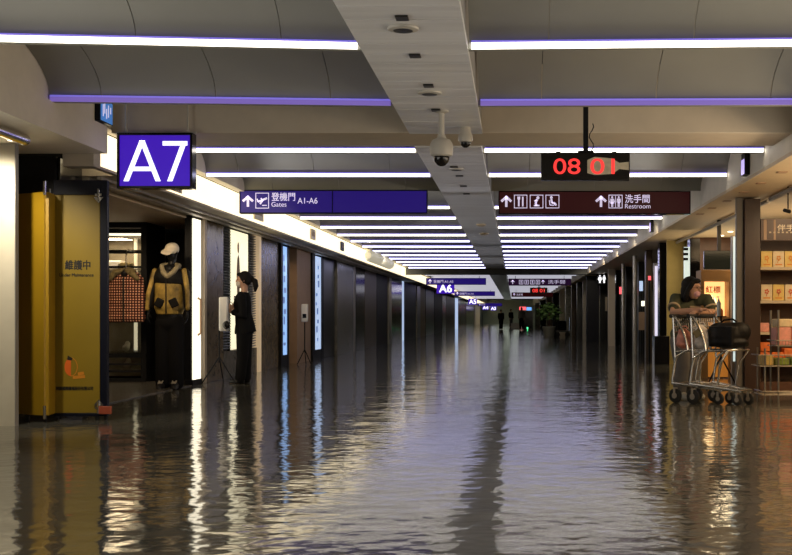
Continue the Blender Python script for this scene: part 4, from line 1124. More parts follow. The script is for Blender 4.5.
def gift(px, py, i, row):
    w, h = 11.6 * kk, 16 * kk; x = xat(px, Yc); zb = zat(py, Yc) + .001
    rowname = 'upper' if row == 0 else 'lower'
    t = thing('gift_box', '%s yellow gift box from the left on the %s gift shelf' % (ORD[i], rowname), 'box', (x + w / 2, Yc + .15, zb), 'gift boxes on the shelves')
    MB().box(x, x + w - .004, Yc + .05, Yc + .25, zb, zb + h).build('carton', M['gift'] if (i + row) % 2 == 0 else M['gift2'], t, bevel=.004)
    mb = MB(); rq = random.Random(i + 9 * row)
    for q_ in range(5):
        aa = q_ * 1.2566 + i; disc(mb, x + w * (.5 + .13 * math.cos(aa)), zb + h * (.56 + .11 * math.sin(aa)), w * .085, Yc + .0462 + .0002 * q_, Yc + .0492, 8)
    stroke(mb, [(x + w * .5, zb + h * .5), (x + w * (.34 + .3 * rq.random()), zb + h * .26)], w * .06, Yc + .0468, Yc + .0493)
    mb.build('flower_print', M['gift_or'] if row == 0 else M['gift_red'], t, smooth=False)
    MB().box(x + w * .2, x + w * .8, Yc + .0465, Yc + .0495, zb + h * .12, zb + h * .2).build('printed_band', M['gift_or'], t)
for row, py in ((0, 267), (1, 300.5)):
    for i in range(4): gift(761.8 + i * 12.0, py, i, row)
for i, (px, w, h, m, lab) in enumerate(((761.5, 9, 9, 'pink_goods', 'small pink packet at the left of the third gift shelf'), (771.5, 8, 8, 'gift2', 'small pale packet second on the third gift shelf'), (780.5, 11, 10, 'orange_goods', 'orange packet at the right of the third gift shelf'))):
    x = xat(px, Yc); zb = zat(332, Yc) + .001
    solo('packet', MB().box(x, x + w * kk, Yc + .08, Yc + .28, zb, zb + h * kk), M[m], lab, 'packet', (x + w * kk / 2, Yc + .18, zb), bevel=.006)
for i, (px, py, h) in enumerate(((760.8, 364, 12), (760.8, 352, 10), (773, 364, 12), (785, 364, 16))):
    x = xat(px, Yc); zb = zat(py, Yc) + .001
    solo('orange_packet', MB().box(x, x + 11.6 * kk, Yc + .04, Yc + .28, zb, zb + (h - .5) * kk), M['orange_goods'], ['orange packet lying at the left of the lowest gift shelf', 'orange packet stacked on top at the left of the lowest shelf', 'orange packet second on the lowest gift shelf', 'tall orange packet behind the wire rack'][i], 'packet', (x + 5.8 * kk, Yc + .16, zb), bevel=.015)

# wire rack in front of the shelves
Yw = 13.2; kw = Yw / F
xw0, xw1 = xat(759, Yw), xat(812, Yw)
t = thing('wire_rack', 'chrome wire display rack with tiers at the right edge', 'rack', ((xw0 + xw1) / 2, Yw + .2, 0))
for xx in (xat(765, Yw), xat(778.5, Yw), xw1 - .02):
    for yy in (Yw, Yw + .4): MB().cyl((xx, yy, 0), (xx, yy, 1.02 if xx > xat(770, Yw) else .60), .011, n=10).build('post', M['rack'], t)
def wire_tier(z, x0, x1, rail=.05):
    mb = MB()
    for i in range(7): mb.tube([(x0, Yw - .02 + .44 * i / 6, z), (x1, Yw - .02 + .44 * i / 6, z)], .0045, 6)
    n = int((x1 - x0) / .035)
    for i in range(n + 1): mb.tube([(x0 + (x1 - x0) * i / n, Yw - .02, z), (x0 + (x1 - x0) * i / n, Yw + .42, z)], .0035, 6); mb.tube([(x0 + (x1 - x0) * i / n, Yw - .02, z), (x0 + (x1 - x0) * i / n, Yw - .02, z + rail)], .003, 6)
    mb.tube([(x0, Yw - .02, z + rail), (x1, Yw - .02, z + rail)], .006, 6); mb.tube([(x0, Yw - .02, z + rail), (x0, Yw + .42, z + rail)], .006, 6)
    mb.build('wire_tier', M['rack'], t)
for py, x0_, rl in ((346, 775, .06), (366, 759, .12), (395, 762, .04)): wire_tier(zat(py, Yw), xat(x0_, Yw), xw1, rl)
for i, (px, py, w, h, m, lab) in enumerate(((777, 346, 15, 18, 'pink_goods', 'pink and white packet standing on the top tier of the wire rack'), (793, 346, 14, 20, 'orange_goods', 'orange packet at the frame edge on the top tier of the wire rack'), (778, 327.6, 18, 8, 'gift2', 'pale box lying on the pink packets of the wire rack'),
                                         (776, 366, 14, 7, 'green_goods', 'green packet lying on the middle tier of the wire rack'), (792, 366, 13, 8, 'green_goods', 'green packet at the frame edge on the middle tier of the wire rack'), (764, 366, 10, 10, 'gift', 'yellow packet at the left of the middle tier of the wire rack'))):
    x = xat(px, Yw); zb = zat(py, Yw) + .006
    solo('packet', MB().box(x, x + w * kw, Yw + .02, Yw + .32, zb, zb + h * kw), M[m], lab, 'packet', (x + w * kw / 2, Yw + .17, zb), bevel=.01)

# security camera under the shop ceiling, top right
c = at(788, 210.5, 14.2)
t = thing('spot_fitting', 'small dark track spotlight under the shop ceiling at the right edge', 'light', (c.x, c.y, 2.50))
MB().cyl((c.x, c.y, 2.499), (c.x, c.y, c.z + .02), .008).build('stem', M['black'], t)
MB().cyl((c.x - .05, c.y - .03, c.z), (c.x + .03, c.y + .04, c.z - .01), .022).build('head', M['black'], t)

# recess behind: light column, showcase, screen
Yv = 17.4
t = thing('light_column', 'tall white lit column left of the grey post on the right', 'lightbox', (xat(735, Yv), Yv, 0))
MB().box(xat(731.8, Yv), xat(733, Yv), Yv, Yv + .1, 0, 2.12).box(xat(737.5, Yv), xat(739, Yv), Yv, Yv + .1, 0, 2.12).build('frame', M['steel'], t)
MB().box(xat(733, Yv) + .001, xat(737.5, Yv) - .001, Yv + .01, Yv + .09, .3, 2.11).build('diffuser', mat('column_glow', (.8, .85, .85), .4, emit=.75, ecol=(.80, .95, .90)), t)
MB().box(xat(733, Yv) + .001, xat(737.5, Yv) - .001, Yv + .01, Yv + .09, 0, .299).build('base', M['steel'], t)
Yk = 18.4; k = Yk / F
x0, x1 = xat(701, Yk), xat(731.5, Yk)
t = thing('showcase', 'wooden showcase with glowing orange niche behind the shopper', 'cabinet', ((x0 + x1) / 2, Yk, 0))
zt, zb_, za_ = zat(270, Yk), zat(317, Yk), zat(281, Yk)
mb = MB(); mb.box(x0, x1, Yk, Yk + .5, za_, zt); mb.box(x0, xat(704.5, Yk), Yk, Yk + .5, zb_, za_ - .001); mb.box(xat(729, Yk), x1, Yk, Yk + .5, zb_, za_ - .001); mb.box(x0, x1, Yk, Yk + .5, zat(322, Yk), zb_ - .001)
mb.box(x0, xat(708, Yk), Yk, Yk + .5, 0, zat(322, Yk) - .001); mb.box(xat(728.5, Yk), x1, Yk, Yk + .5, 0, zat(322, Yk) - .001)
mb.build('body', M['cab_wood'], t, bevel=.004)
MB().box(xat(704.6, Yk), xat(728.9, Yk), Yk + .38, Yk + .42, zb_, za_ - .002).build('niche_back', M['case_lit'], t)
mb = MB(); mb.ell((xat(712.5, Yk), Yk + .33, zat(304, Yk)), (.12, .03, .15)); mb.build('niche_lamp', M['case_hot'], t)
text('紅標', xat(709.5, Yk), zat(292, Yk), 7.5 * k, Yk + .375, M['gift_red'], t, width=15 * k, bold=.004)
MB().box(xat(708, Yk) + .001, xat(728.5, Yk) - .001, Yk + .05, Yk + .1, .02, zat(322, Yk) - .002).build('lower_panel', M['amber'], t)
for i, (px, h) in enumerate(((716.5, 9), (723.5, 7))):
    x = xat(px, Yk); zz = zb_ + .001
    solo('bottle', MB().lathe((x, Yk + .2, zz), [(.028, 0), (.03, .06), (.028, .10), (.011, .13), (.011, h * k)]), M['gift_or'], 'amber bottle in the glowing niche, %s of two' % ('left' if i == 0 else 'right'), 'bottle', (x, Yk + .2, zz), 'bottles in the niche')
t = thing('wall_screen', 'large dark wall screen above the glowing showcase', 'screen', (xat(718, 19.0), 19.0, zat(271, 19)))
a0, a1 = at(704, 269.5, 19.2), at(735, 250.5, 19.2)
MB().box(a0.x, a1.x, 19.2, 19.28, a0.z, a1.z).build('panel', M['tv'], t, bevel=.01)
MB().box((a0.x + a1.x) / 2 - .03, (a0.x + a1.x) / 2 + .03, 19.22, 19.26, a1.z, 2.499).build('pole', M['metal_dark'], t)
struct('wall_right_recess', MB().box(xat(690, 23.5), 8, 23.5, 23.6, 0, 2.499), M['shelf_wood'])
struct('wall_right_mustard', MB().box(xat(667, 24), 8, 24.0, 24.1, 0, 2.499), M['ylw_wall'])
for px, py, lab in ((721.5, 235, 'left of two bright downlights above the dark wall screen'), (730.5, 231, 'right of two bright downlights above the dark wall screen'), (668.5, 254.5, 'lone downlight near the mustard wall')):
    Y = F * (2.498 - H) / (CY - py); x = xat(px, Y)
    if x < 3.23: x = 3.4
    t = thing('downlight', lab, 'light', (x, Y, 2.49))
    MB().lathe((x, Y, 2.486), [(.05, 0), (.062, .004), (.062, .0125)]).build('trim_ring', M['chrome'], t)
    MB().lathe((x, Y, 2.480), [(.02, 0), (.047, .002), (.047, .0055)]).build('lens', M['down'], t)
# striped lit pillar + black panels by the mustard wall
Yp = 20.8
t = thing('light_pillar', 'black pillar with a slim pale lit edge behind the shopper', 'pillar', (xat(690, Yp), Yp, 0))
MB().box(xat(690, Yp), xat(700, Yp), Yp, Yp + .3, 0, 2.3).build('body', M['gloss_black'], t)
MB().box(xat(684.5, Yp), xat(689.9, Yp), Yp, Yp + .1, 1.2, zat(247, Yp)).build('lit_edge', mat('edge_glow', (.8, .9, .85), .4, emit=.7, ecol=(.85, 1, .9)), t)
MB().box(xat(684.5, Yp), xat(689.9, Yp), Yp, Yp + .1, 0, 1.199).build('lower_edge', M['steel'], t)
mb = MB()
for i in range(3): mb.box(xat(683.2, Yp), xat(688, Yp), Yp - .02, Yp - .002, zat(250.5 + i * 5, Yp), zat(247.8 + i * 5, Yp))
mb.build('dark_bands', M['black'], t)
def post_r(name, px0, px1, Y, m, lab, cat, z0=0.0, z1=2.469, d=.3, round_=False, bevel=.006):
    a_, b_ = xat(px0, Y), xat(px1, Y)
    mb = MB().cyl(((a_ + b_) / 2, Y, z0), ((a_ + b_) / 2, Y, z1), (b_ - a_) / 2, n=20) if round_ else MB().box(a_, b_, Y, Y + d, z0, z1)
    return solo(name, mb, M[m] if isinstance(m, str) else m, lab, cat, ((a_ + b_) / 2, Y, z0), None, 0 if round_ else bevel)
post_r('shopfront', 659.5, 668, 24.6, 'gloss_black', 'tall glossy black panel left of the shopper', 'panel')
post_r('low_cabinet', 654.5, 669.5, 24.9 - 1.2, 'gloss_black', 'low black cabinet left of the shopper', 'cabinet', 0, zat(336, 23.7), .4)
t = thing('light_column', 'slim violet-white lit column left of the shopper', 'lightbox', (xat(656, 26), 26, 0))
MB().box(xat(654.2, 26), xat(658.4, 26), 26.02, 26.2, 0, zat(263, 26)).build('back', M['steel'], t)
MB().box(xat(655, 26), xat(657.4, 26), 25.98, 26.018, .5, zat(266, 26)).build('diffuser', mat('violet_column_glow', (.8, .75, .9), .4, emit=.9, ecol=(.85, .80, 1)), t)
post_r('shopfront', 646, 652, 27.5, 'warm_door', 'bronze panel left of the slim lit column', 'panel')
post_r('chrome_post', 632.8, 637.4, 30, 'steel', 'thick round chrome post, right one of two', 'post', round_=True)
post_r('shopfront', 638.5, 645.5, 33, 'dglass', 'dark glass panel right of the thick chrome post', 'panel')
post_r('chrome_post', 621.5, 624.8, 34.5, 'steel', 'slim round chrome post, left one of two', 'post', round_=True)
post_r('shopfront', 626, 632, 36.5, 'black', 'black panel between the two chrome posts', 'panel')
post_r('stone_pier', 608.5, 615, 38.5, 'jamb', 'beige pier right of the restroom sign', 'pillar')
post_r('shopfront', 615.8, 621, 39.5, 'gloss_black', 'glossy black panel right of the beige pier', 'panel')
post_r('dark_pillar', 586.5, 599, 45, 'navy', 'dark navy square pillar beside the restroom sign', 'pillar', z1=2.469)
post_r('shopfront', 600, 608, 47, 'dglass', 'dark glass panel below the restroom sign', 'panel')
# goods and lights glimpsed in the glass shops
rg = random.Random(3)
for px0, py0, w, h, Y, m, lab in ((641.5, 301, 4, 5, 32.0, 'lightbox', 'small bright lit panel between the chrome post and the lit column'), (638.8, 312, 6, 18, 32, 'tan', 'tan poster panel right of the thick chrome post'),
                               (619.5, 287, 2.6, 7, 36, 'red_light', 'small red lit panel beside the slim chrome post'), (648.5, 276, 2.4, 4, 26.5, 'red_light', 'tiny red lit panel near the slim lit column'),
                               (639.5, 281, 3.4, 10, 32.2, 'bluebox2', 'small pale lit panel high right of the thick chrome post'), (605.2, 297, 2.2, 14, 46, 'jamb', 'thin tan light strip right of the navy pillar')):
    a0, a1 = at(px0, py0 + h, Y), at(px0 + w, py0, Y)
    t = thing('lit_poster', lab, 'poster', ((a0.x + a1.x) / 2, Y, 0))
    MB().box(a0.x, a1.x, Y, Y + .05, a0.z, a1.z).build('face', M[m], t)
    MB().box((a0.x + a1.x) / 2 - .02, (a0.x + a1.x) / 2 + .02, Y + .052, Y + .09, 0, a1.z).build('stand', M['black'], t)
# restroom sign
Y = 42.6; c = at(602, 279, Y); k = Y / F
t = thing('restroom_sign', 'round-cornered black sign with white man and woman symbols on the right', 'sign', (c.x, Y, c.z - .2))
MB().box(c.x - 5.2 * k, c.x + 5.2 * k, Y, Y + .12, c.z - 6.6 * k, c.z + 6.6 * k).build('case', M['gloss_black'], t, bevel=.06)
mb = MB(); man(mb, c.x - 2.1 * k, c.z - 4 * k, 8 * k, Y - .012, Y - .002, True); man(mb, c.x + 2.1 * k, c.z - 4 * k, 8 * k, Y - .012, Y - .002); mb.build('symbols', M['white_e'], t, smooth=False)
MB().box(c.x - .03, c.x + .03, Y + .04, Y + .08, c.z + 6.6 * k, 2.47).build('hanger', M['black'], t)
far_r = [(583, 586, 50, 'steel', 'far metal post left of the navy pillar'), (577, 582.5, 53, 'dglass', 'far dark glass panel left of the navy pillar'), (571.5, 576.5, 57, 'warm_door', 'far bronze panel on the right side'),
         (565.5, 571, 62, 'marble2', 'far grey stone pier on the right side'), (559.5, 565, 68, 'jamb', 'far beige pier right of the potted tree'), (553, 559, 78, 'black', 'far black panel behind the potted tree'),
         (546, 552.5, 92, 'marble', 'far brown pier behind the potted tree'), (540, 545.5, 110, 'gloss_black', 'farthest black panel on the right side'), (535, 539.5, 135, 'marble2', 'farthest grey pier on the right side')]
for a_, b_, Y, m, lab in far_r:
    x0_, x1_ = xat(a_, Y), max(xat(b_, Y), 3.4)
    nm = {'steel': 'metal_post', 'marble': 'stone_pier', 'marble2': 'stone_pier', 'jamb': 'stone_pier'}.get(m, 'shopfront')
    solo(nm, MB().box(x0_, x1_, Y, Y + .4, 0, 2.469), M[m], lab, 'post' if nm == 'metal_post' else ('pillar' if nm == 'stone_pier' else 'panel'), ((x0_ + x1_) / 2, Y, 0))

# sanitizer bottles on a stand behind the trolleys
Ys = 16.0
t = thing('sanitizer_stand', 'black tripod stand with shelf behind the trolleys', 'stand', (xat(717, Ys), Ys, 0))
xs = xat(721, Ys); zs = zat(316, Ys)
MB().cyl((xs, Ys, .35), (xs, Ys, zs - .015), .012).build('pole', M['black'], t)
MB().box(xs - .14, xs + .06, Ys - .08, Ys + .08, zs - .016, zs).build('shelf', M['black'], t)
for a_ in (200, 340, 90): MB().cyl((xs, Ys, .42), (xs + .22 * math.cos(R(a_)), Ys + .22 * math.sin(R(a_)), .008), .011).build('leg', M['black'], t)
for i, px in enumerate((713.6, 718.6)):
    x = xat(px, Ys)
    t = thing('pump_bottle', 'pale pump bottle %s on the stand in front of the glowing showcase' % ('left' if i == 0 else 'right'), 'bottle', (x, Ys, zs), 'pump bottles on the stand')
    MB().lathe((x, Ys, zs), [(.029, 0), (.031, .01), (.031, .17), (.02, .195), (.012, .2)]).build('bottle_body', M['bottle'], t)
    MB().lathe((x, Ys, zs + .2), [(.014, 0), (.014, .02), (.005, .021), (.005, .055)]).tube([(x, Ys, zs + .255), (x - .03, Ys - .02, zs + .252)], .006).build('pump', M['white_pl'], t)

# ------------------------------------------------------------------ trolleys
U = Vector((.72, -.69, 0)).normalized(); S = Vector((.69, .72, 0)).normalized(); UP = Vector((0, 0, 1))
def trolley(o, lab):
    """o: floor point below the left end of the handle; U forward, S across"""
    t = thing('luggage_trolley', lab, 'trolley', o, 'nested luggage trolleys')
    o = Vector(o); Wd = .44
    Q = lambda u, s, z: o + U * u * .76 + S * s + UP * z
    for s in (0, Wd):
        mb = MB(); mb.tube([Q(-.02, s, .955), Q(.05, s, .94), Q(.12, s, .87), Q(.19, s, .78), Q(.245, s, .68), Q(.27, s, .58)], .014, 10)
        mb.tube([Q(.27, s, .58), Q(.20, s, .56), Q(.10, s, .52), Q(.055, s, .48), Q(.04, s, .42), Q(.0, s, .26), Q(.0, s, .20)], .014, 10)
        mb.tube([Q(.01, s, .94), Q(.02, s, .80), Q(.045, s, .50)], .012, 10)
        mb.build('side_frame', M['chrome'], t)
    MB().tube([Q(-.02, -.02, .955), Q(-.02, Wd + .02, .955)], .021, 12).build('handle', M['rubber'], t)
    mb = MB()      # upper basket, wires
    for i in range(12):
        s = Wd * i / 11; mb.tube([Q(.0, s, .93), Q(.015, s, .86), Q(.03, s, .78)], .0035, 6)
    for z, u in ((.90, .005), (.84, .018), (.78, .03)): mb.tube([Q(u, 0, z), Q(u, Wd, z)], .005, 6)
    mb.build('basket_wires', M['chrome'], t)
    mb = MB()      # tray
    mb.tube([Q(.06, 0, .56), Q(.27, 0, .58), Q(.62, .02, .59), Q(.66, .06, .59), Q(.66, Wd - .06, .59), Q(.62, Wd - .02, .59), Q(.27, Wd, .58), Q(.06, Wd, .56)], .012, 10)
    for i in range(1, 9): mb.tube([Q(.08, Wd * i / 9, .56), Q(.65, Wd * i / 9, .588)], .005, 6)
    mb.tube([Q(.62, .02, .59), Q(.48, .02, .45), Q(.43, .05, .22)], .010, 8); mb.tube([Q(.62, Wd - .02, .59), Q(.48, Wd - .02, .45), Q(.43, Wd - .05, .22)], .010, 8)
    mb.build('tray', M['chrome'], t)
    mb = MB()      # base
    for s in (0, Wd): mb.tube([Q(-.01, s, .22), Q(.3, s + (.06 if s == 0 else -.06), .19), Q(.74, s + (.11 if s == 0 else -.11), .155)], .018, 10)
    mb.tube([Q(.0, 0, .21), Q(.0, Wd, .21)], .014, 10); mb.tube([Q(.74, .11, .155), Q(.74, Wd - .11, .155)], .016, 10); mb.tube([Q(.35, .06, .19), Q(.35, Wd - .06, .19)], .012, 10)
    mb.build('base_frame', M['chrome'], t)
    for u, s, r in ((.03, .02, .078), (.03, Wd - .02, .078), (.70, .11, .062), (.70, Wd - .11, .062)):
        c_ = Q(u, s, r); mb = MB().loft([c_ - S * .018, c_ - S * .014, c_ + S * .014, c_ + S * .018], [r * .9, r, r, r * .9], n=20)
        w_ = mb.build('wheel', M['rubber'], t)
        MB().cyl(c_ - S * .021, c_ + S * .021, r * .42, n=14).build('hub', M['steel'], w_)
        MB().obox(c_ + UP * (r * .75), U * .012, S * .026, UP * (.03)).build('fork', M['steel'], t)
    return t, Q


tA, QA = trolley((1.745, 13.25, 0), 'chrome luggage trolley nested behind, nearer the shopper')
tB, QB = trolley((1.915, 13.07, 0), 'chrome luggage trolley in front carrying the black bag')

# bags in the trolleys
c = QB(.46, .22, .612); 
mb = MB(); mx = Matrix((U, S, UP)).transposed()
mb.ell(c + UP * .13, (.19, .21, .15), mx, 18, 12); mb.ell(c + UP * .17 + U * .08 + S * .05, (.14, .16, .125), mx, 16, 10); mb.ell(c + UP * .155 - U * .12, (.12, .17, .12), mx, 16, 10)
mb.ell(c + UP * .26 + U * .10 + S * .08, (.055, .06, .05), mx, 12, 8); mb.ell(c + UP * .23 - U * .12 + S * .0, (.05, .06, .05), mx, 12, 8); mb.ell(c + UP * .06, (.215, .21, .07), mx, 18, 10); mb.obox(c + UP * .12, U * .15, S * .17, UP * .11)
b_ = blob(mb, .014, 3)
for v in b_.v: v.z = min(max(v.z, .603), .603 + .285)
t = thing('carry_bag', 'large bulging black bag lying on the front trolley', 'bag', (c.x, c.y, .603))
b_.build('bag_body', M['bag_black'], t)
MB().tube([c + UP * .27 - U * .1, c + UP * .30 - U * .06, c + UP * .305, c + UP * .31 + U * .05, c + UP * .28 + U * .1], .010, 8).build('bag_handle', M['bag_black'], t)
def flatbag(c, w, h, d, m, name, lab, stripe=None):
    t = thing(name, lab, 'bag', (c.x, c.y, c.z))
    mb = MB(); mb.ell(c + UP * h * .45, (w * .5, d * .5, h * .46), mx, 18, 12); mb.ell(c + UP * h * .22, (w * .52, d * .58, h * .24), mx, 18, 10)
    mb.ell(c + UP * h * .74 - U * w * .1, (w * .28, d * .42, h * .26), mx, 16, 10)
    b_ = blob(mb, .011, 2); b_.build('bag_body', m, t)
    MB().tube([c + UP * h * .95 - S * .06, c + UP * h * 1.08 - S * .03, c + UP * h * 1.08 + S * .03, c + UP * h * .95 + S * .06], .006, 6).build('bag_handle', m, t)
    return t
c = QB(.13, .05, .60); c.z = .596
t = flatbag(c + S * .03, .20, .27, .15, M['bag_clear'], 'shopping_bag', 'pale printed plastic shopping bag in the front trolley')
cc = c + UP * .17 - S * .062; MB().obox(cc + S * .0, U * .035 + UP * .02, S * .004, UP * .035 - U * .02).build('printed_label', mat('bag_print', (.20, .15, .05), .5), t)
c = QA(.14, .05, .60); c.z = .596
flatbag(c + S * .03, .20, .23, .15, M['bag_pink'], 'shopping_bag', 'red-pink packed plastic bag in the rear trolley')
c = QA(-.06, .26, .62)

# ------------------------------------------------------------------ the shopper
Y = 13.72; k = Y / F
# forearms rest on the handle of the rear trolley
fb = Vector((.62, -.78, 0)).normalized(); fh = Vector((.80, -.60, -.08)).normalized()
sdv = Vector((0, 0, 1)).cross(fb)
base = Vector((xat(688, Y), Y, 0)); P0 = base.copy()
Q = lambda f_, s_, z_: P0 + fb * f_ + sdv * s_ + Vector((0, 0, z_))
head = at(692.3, 288.5, 13.55)
hf = (head - P0).dot(fb); hsd = (head - P0).dot(sdv)
J = dict(head=head, neck=Q(hf - .075, hsd, 1.165), hs=1.04,
         spine=[Q(hf - .085, hsd, 1.16), Q(hf - .10, hsd * .9, 1.12), Q(hf - .13, hsd * .6, 1.02), Q(.0, 0.0, .86), Q(-.06, 0, .74), Q(-.06, 0, .66)],
         srad=[(.065, .06), (.16, .085), (.175, .115), (.145, .11), (.165, .125), (.15, .11)],
         legs=[[Q(-.06, -.085, .67), Q(-.01, -.09, .38), Q(-.05, -.09, .07)], [Q(-.06, .085, .67), Q(-.0, .09, .38), Q(-.03, .09, .07)]],
         feet=[[Q(-.06, -.09, .05), Q(.04, -.1, .036), Q(.10, -.105, .03)], [Q(-.04, .09, .05), Q(.06, .1, .036), Q(.12, .105, .03)]], arad=[.048, .042, .030], lrad=[.088, .060, .042])
shR, shL = at(676, 298.5, 13.60), at(707, 299.0, 13.58)
elR, wrR = at(672.5, 312.5, 13.42), at(700, 310.0, 13.22)
elL, wrL = at(712, 312.0, 13.50), at(697.5, 312.5, 13.26)
J['arms'] = [[shR, elR, wrR], [shL, elL, wrL]]
hands = [(wrR, (wrR - elR).normalized(), (0, 0, -1), 1.0, .45, 1), (wrL, (wrL - elL).normalized(), (0, 0, -1), 1.0, .45, -1)]
t, P, mx2, sd = person('woman in olive T-shirt and pink mask leaning on the trolley handle', tuple(base), fb, fh, J, hand_data=hands)
eyes(P, mx2, t)
mb = MB(); torso_loft(mb, J, sd, .02)
for a_ in J['arms']: limb(mb, [a_[0].lerp(J['spine'][1], .35), a_[0], a_[0].lerp(a_[1], .62)], [.07, .072, .066], 0)
sh = blob(mb, .011, 3).build('shirt', M['shirt'], t)
mb = MB()
for a_ in J['arms']:
    q0, q1 = a_[0].lerp(a_[1], .60), a_[0].lerp(a_[1], .70); mb.loft([q0, q1], [.0735, .0735], n=18)
mb.build('sleeve_cuff', M['shirt_trim'], sh)
c = Q(hf - .02, hsd, 1.105); mb = MB(); pr = Matrix((fb, sdv, UP)).transposed()
for i in range(7): mb.obox(Q(hf - .13 + .134, hsd * .6 + (i - 3) * .022, 1.06), fb * .006, sdv * .008, UP * .010)
mb.build('chest_print', M['shirt_trim'], sh)
mb = MB()
for l in J['legs']: limb(mb, l, [.105, .085, .072], .004)
mb.loft([Q(-.055, 0, .76), Q(-.06, 0, .66), Q(-.055, 0, .60)], [(.178, .135), (.185, .14), (.17, .12)], side=sdv, n=24); blob(mb, .012, 3).build('trousers', M['trousers'], t)
for ft in J['feet']:
    mb = MB(); mb.caps([ft[0] + Vector((0, 0, .012)), ft[1] + Vector((0, 0, .008)), ft[2] + Vector((0, 0, .006))], [.047, .046, .036], n=14); b_ = blob(mb, .009, 2)
    for v in b_.v: v.z = max(v.z, .002)
    b_.build('sneaker', M['sneaker'], t)
mb = MB(); mb.ell(P(-.030, 0, .038), (.104, .090, .100), mx2, 20, 14); mb.ell(P(.045, 0, .085), (.045, .07, .032), mx2, 14, 8)
mb.ell(P(-.065, 0, -.03), (.065, .095, .10), mx2, 16, 10); mb.ell(P(-.055, 0, -.105), (.06, .105, .075), mx2, 16, 10)
for s_ in (-1, 1): mb.caps([P(.03, s_ * .068, .06), P(.0, s_ * .086, -.01), P(-.015, s_ * .095, -.08), P(-.025, s_ * .092, -.14)], [.022, .026, .032, .018])
blob(mb, .009, 3).build('hair', M['hair'], t)
mb = MB(); mb.ell(P(.054, 0, -.052), (.047, .052, .044), mx2, 18, 12)
for s_ in (-1, 1): mb.caps([P(.05, s_ * .05, -.03), P(.0, s_ * .078, -.005)], [.004, .004], n=6)
blob(mb, .006, 2).build('mask', M['mask_pink'], t)
mb = MB()
for s_ in (-1, 1):
    ring = [P(.097, s_ * .033, .012) + (mx2 @ Vector((0, .024 * math.cos(a_ * .5236), .018 * math.sin(a_ * .5236)))) for a_ in range(13)]; mb.tube(ring, .0022, 6)
    mb.tube([P(.095, s_ * .055, .014), P(.0, s_ * .082, .010)], .002, 6)
mb.build('glasses', M['metal_dark'], t)

# ------------------------------------------------------------------ far people and plant
def far_person(px, Y, h, top, bot, lab, turn):
    fb = Vector((math.sin(turn), -math.cos(turn), 0)); b = Vector((xat(px, Y), Y, 0)); s_ = h / 1.65; sdv = UP.cross(fb)
    q = lambda f_, d_, z_: b + fb * f_ * s_ + sdv * d_ * s_ + UP * z_ * s_
    J = dict(head=q(.02, 0, 1.53), neck=q(0, 0, 1.38), hs=s_, spine=[q(0, 0, 1.38), q(0, 0, 1.34), q(0, 0, 1.2), q(0, 0, 1.02), q(0, 0, .88), q(0, 0, .8)], srad=[(.06, .055), (.15, .09), (.175, .115), (.14, .10), (.165, .12), (.15, .11)],
             arms=[[q(0, -.185, 1.32), q(-.02, -.22, 1.06), q(.08, -.2, .84)], [q(0, .185, 1.32), q(-.02, .22, 1.06), q(.08, .2, .84)]], legs=[[q(0, -.09, .82), q(.04, -.09, .45), q(-.02, -.09, .08)], [q(0, .09, .82), q(.0, .09, .45), q(-.08, .09, .08)]],
             feet=[[q(-.02, -.09, .05), q(.07, -.1, .036), q(.14, -.1, .03)], [q(-.08, .09, .05), q(.01, .1, .036), q(.08, .1, .03)]])
    hands = [(q(.08, -.2, .84), (.1, 0, -1), tuple(sdv), s_, .4, 1), (q(.08, .2, .84), (.1, 0, -1), tuple(-sdv), s_, .4, -1)]
    t, P, mx_, sd = person(lab, tuple(b), fb, fb, J, hand_data=hands, voxel=.014)
    mb = MB(); torso_loft(mb, J, sd, .02)
    for a_ in J['arms']: limb(mb, [a_[0], a_[1], a_[1].lerp(a_[2], .85)], [.06, .052, .044], .004)
    blob(mb, .02, 2).build('jacket', M[top], t)
    mb = MB()
    for l in J['legs']: limb(mb, l, [.10, .078, .066], .004)
    mb.ell(q(0, 0, .82), (.13, .17, .12)); blob(mb, .02, 2).build('trousers', M[bot], t)
    mb = MB(); mb.ell(P(-.028, 0, .036), (.10, .085, .098), mx_, 16, 10); mb.ell(P(-.055, 0, -.03), (.06, .085, .08), mx_, 14, 8); blob(mb, .014, 2).build('hair', M['hair'], t)
far_person(501, 88, 1.45, 'suit', 'suit', 'distant person in dark clothes walking in the middle of the hall', .2)
far_person(521.5, 84, 1.6, 'trousers', 'suit', 'distant person in grey top beside the dark kiosk', -.4)
far_person(511, 108, 1.6, 'suit', 'trousers', 'farthest person standing between the two other distant people', .6)
t = thing('kiosk', 'far dark upright kiosk with a small green light', 'kiosk', (xat(528, 90), 90, 0))
a0, a1 = at(523.5, 329, 90), at(533, 311, 90)
MB().box(a0.x, a1.x, 90, 90.6, 0, a1.z).build('body', M['gloss_black'], t)
MB().ell((xat(527.5, 90), 89.98, zat(328, 90)), (.06, .03, .06)).build('indicator', mat('green_light', (.1, .8, .3), .4, emit=2.5, ecol=(.1, 1, .35)), t)
solo('bench', MB().box(xat(511, 96), xat(519.5, 96), 96, 96.5, .0, .42), M['board'], 'far pale low bench in the middle of the hall', 'bench', (xat(515, 96), 96.2, 0), bevel=.02)

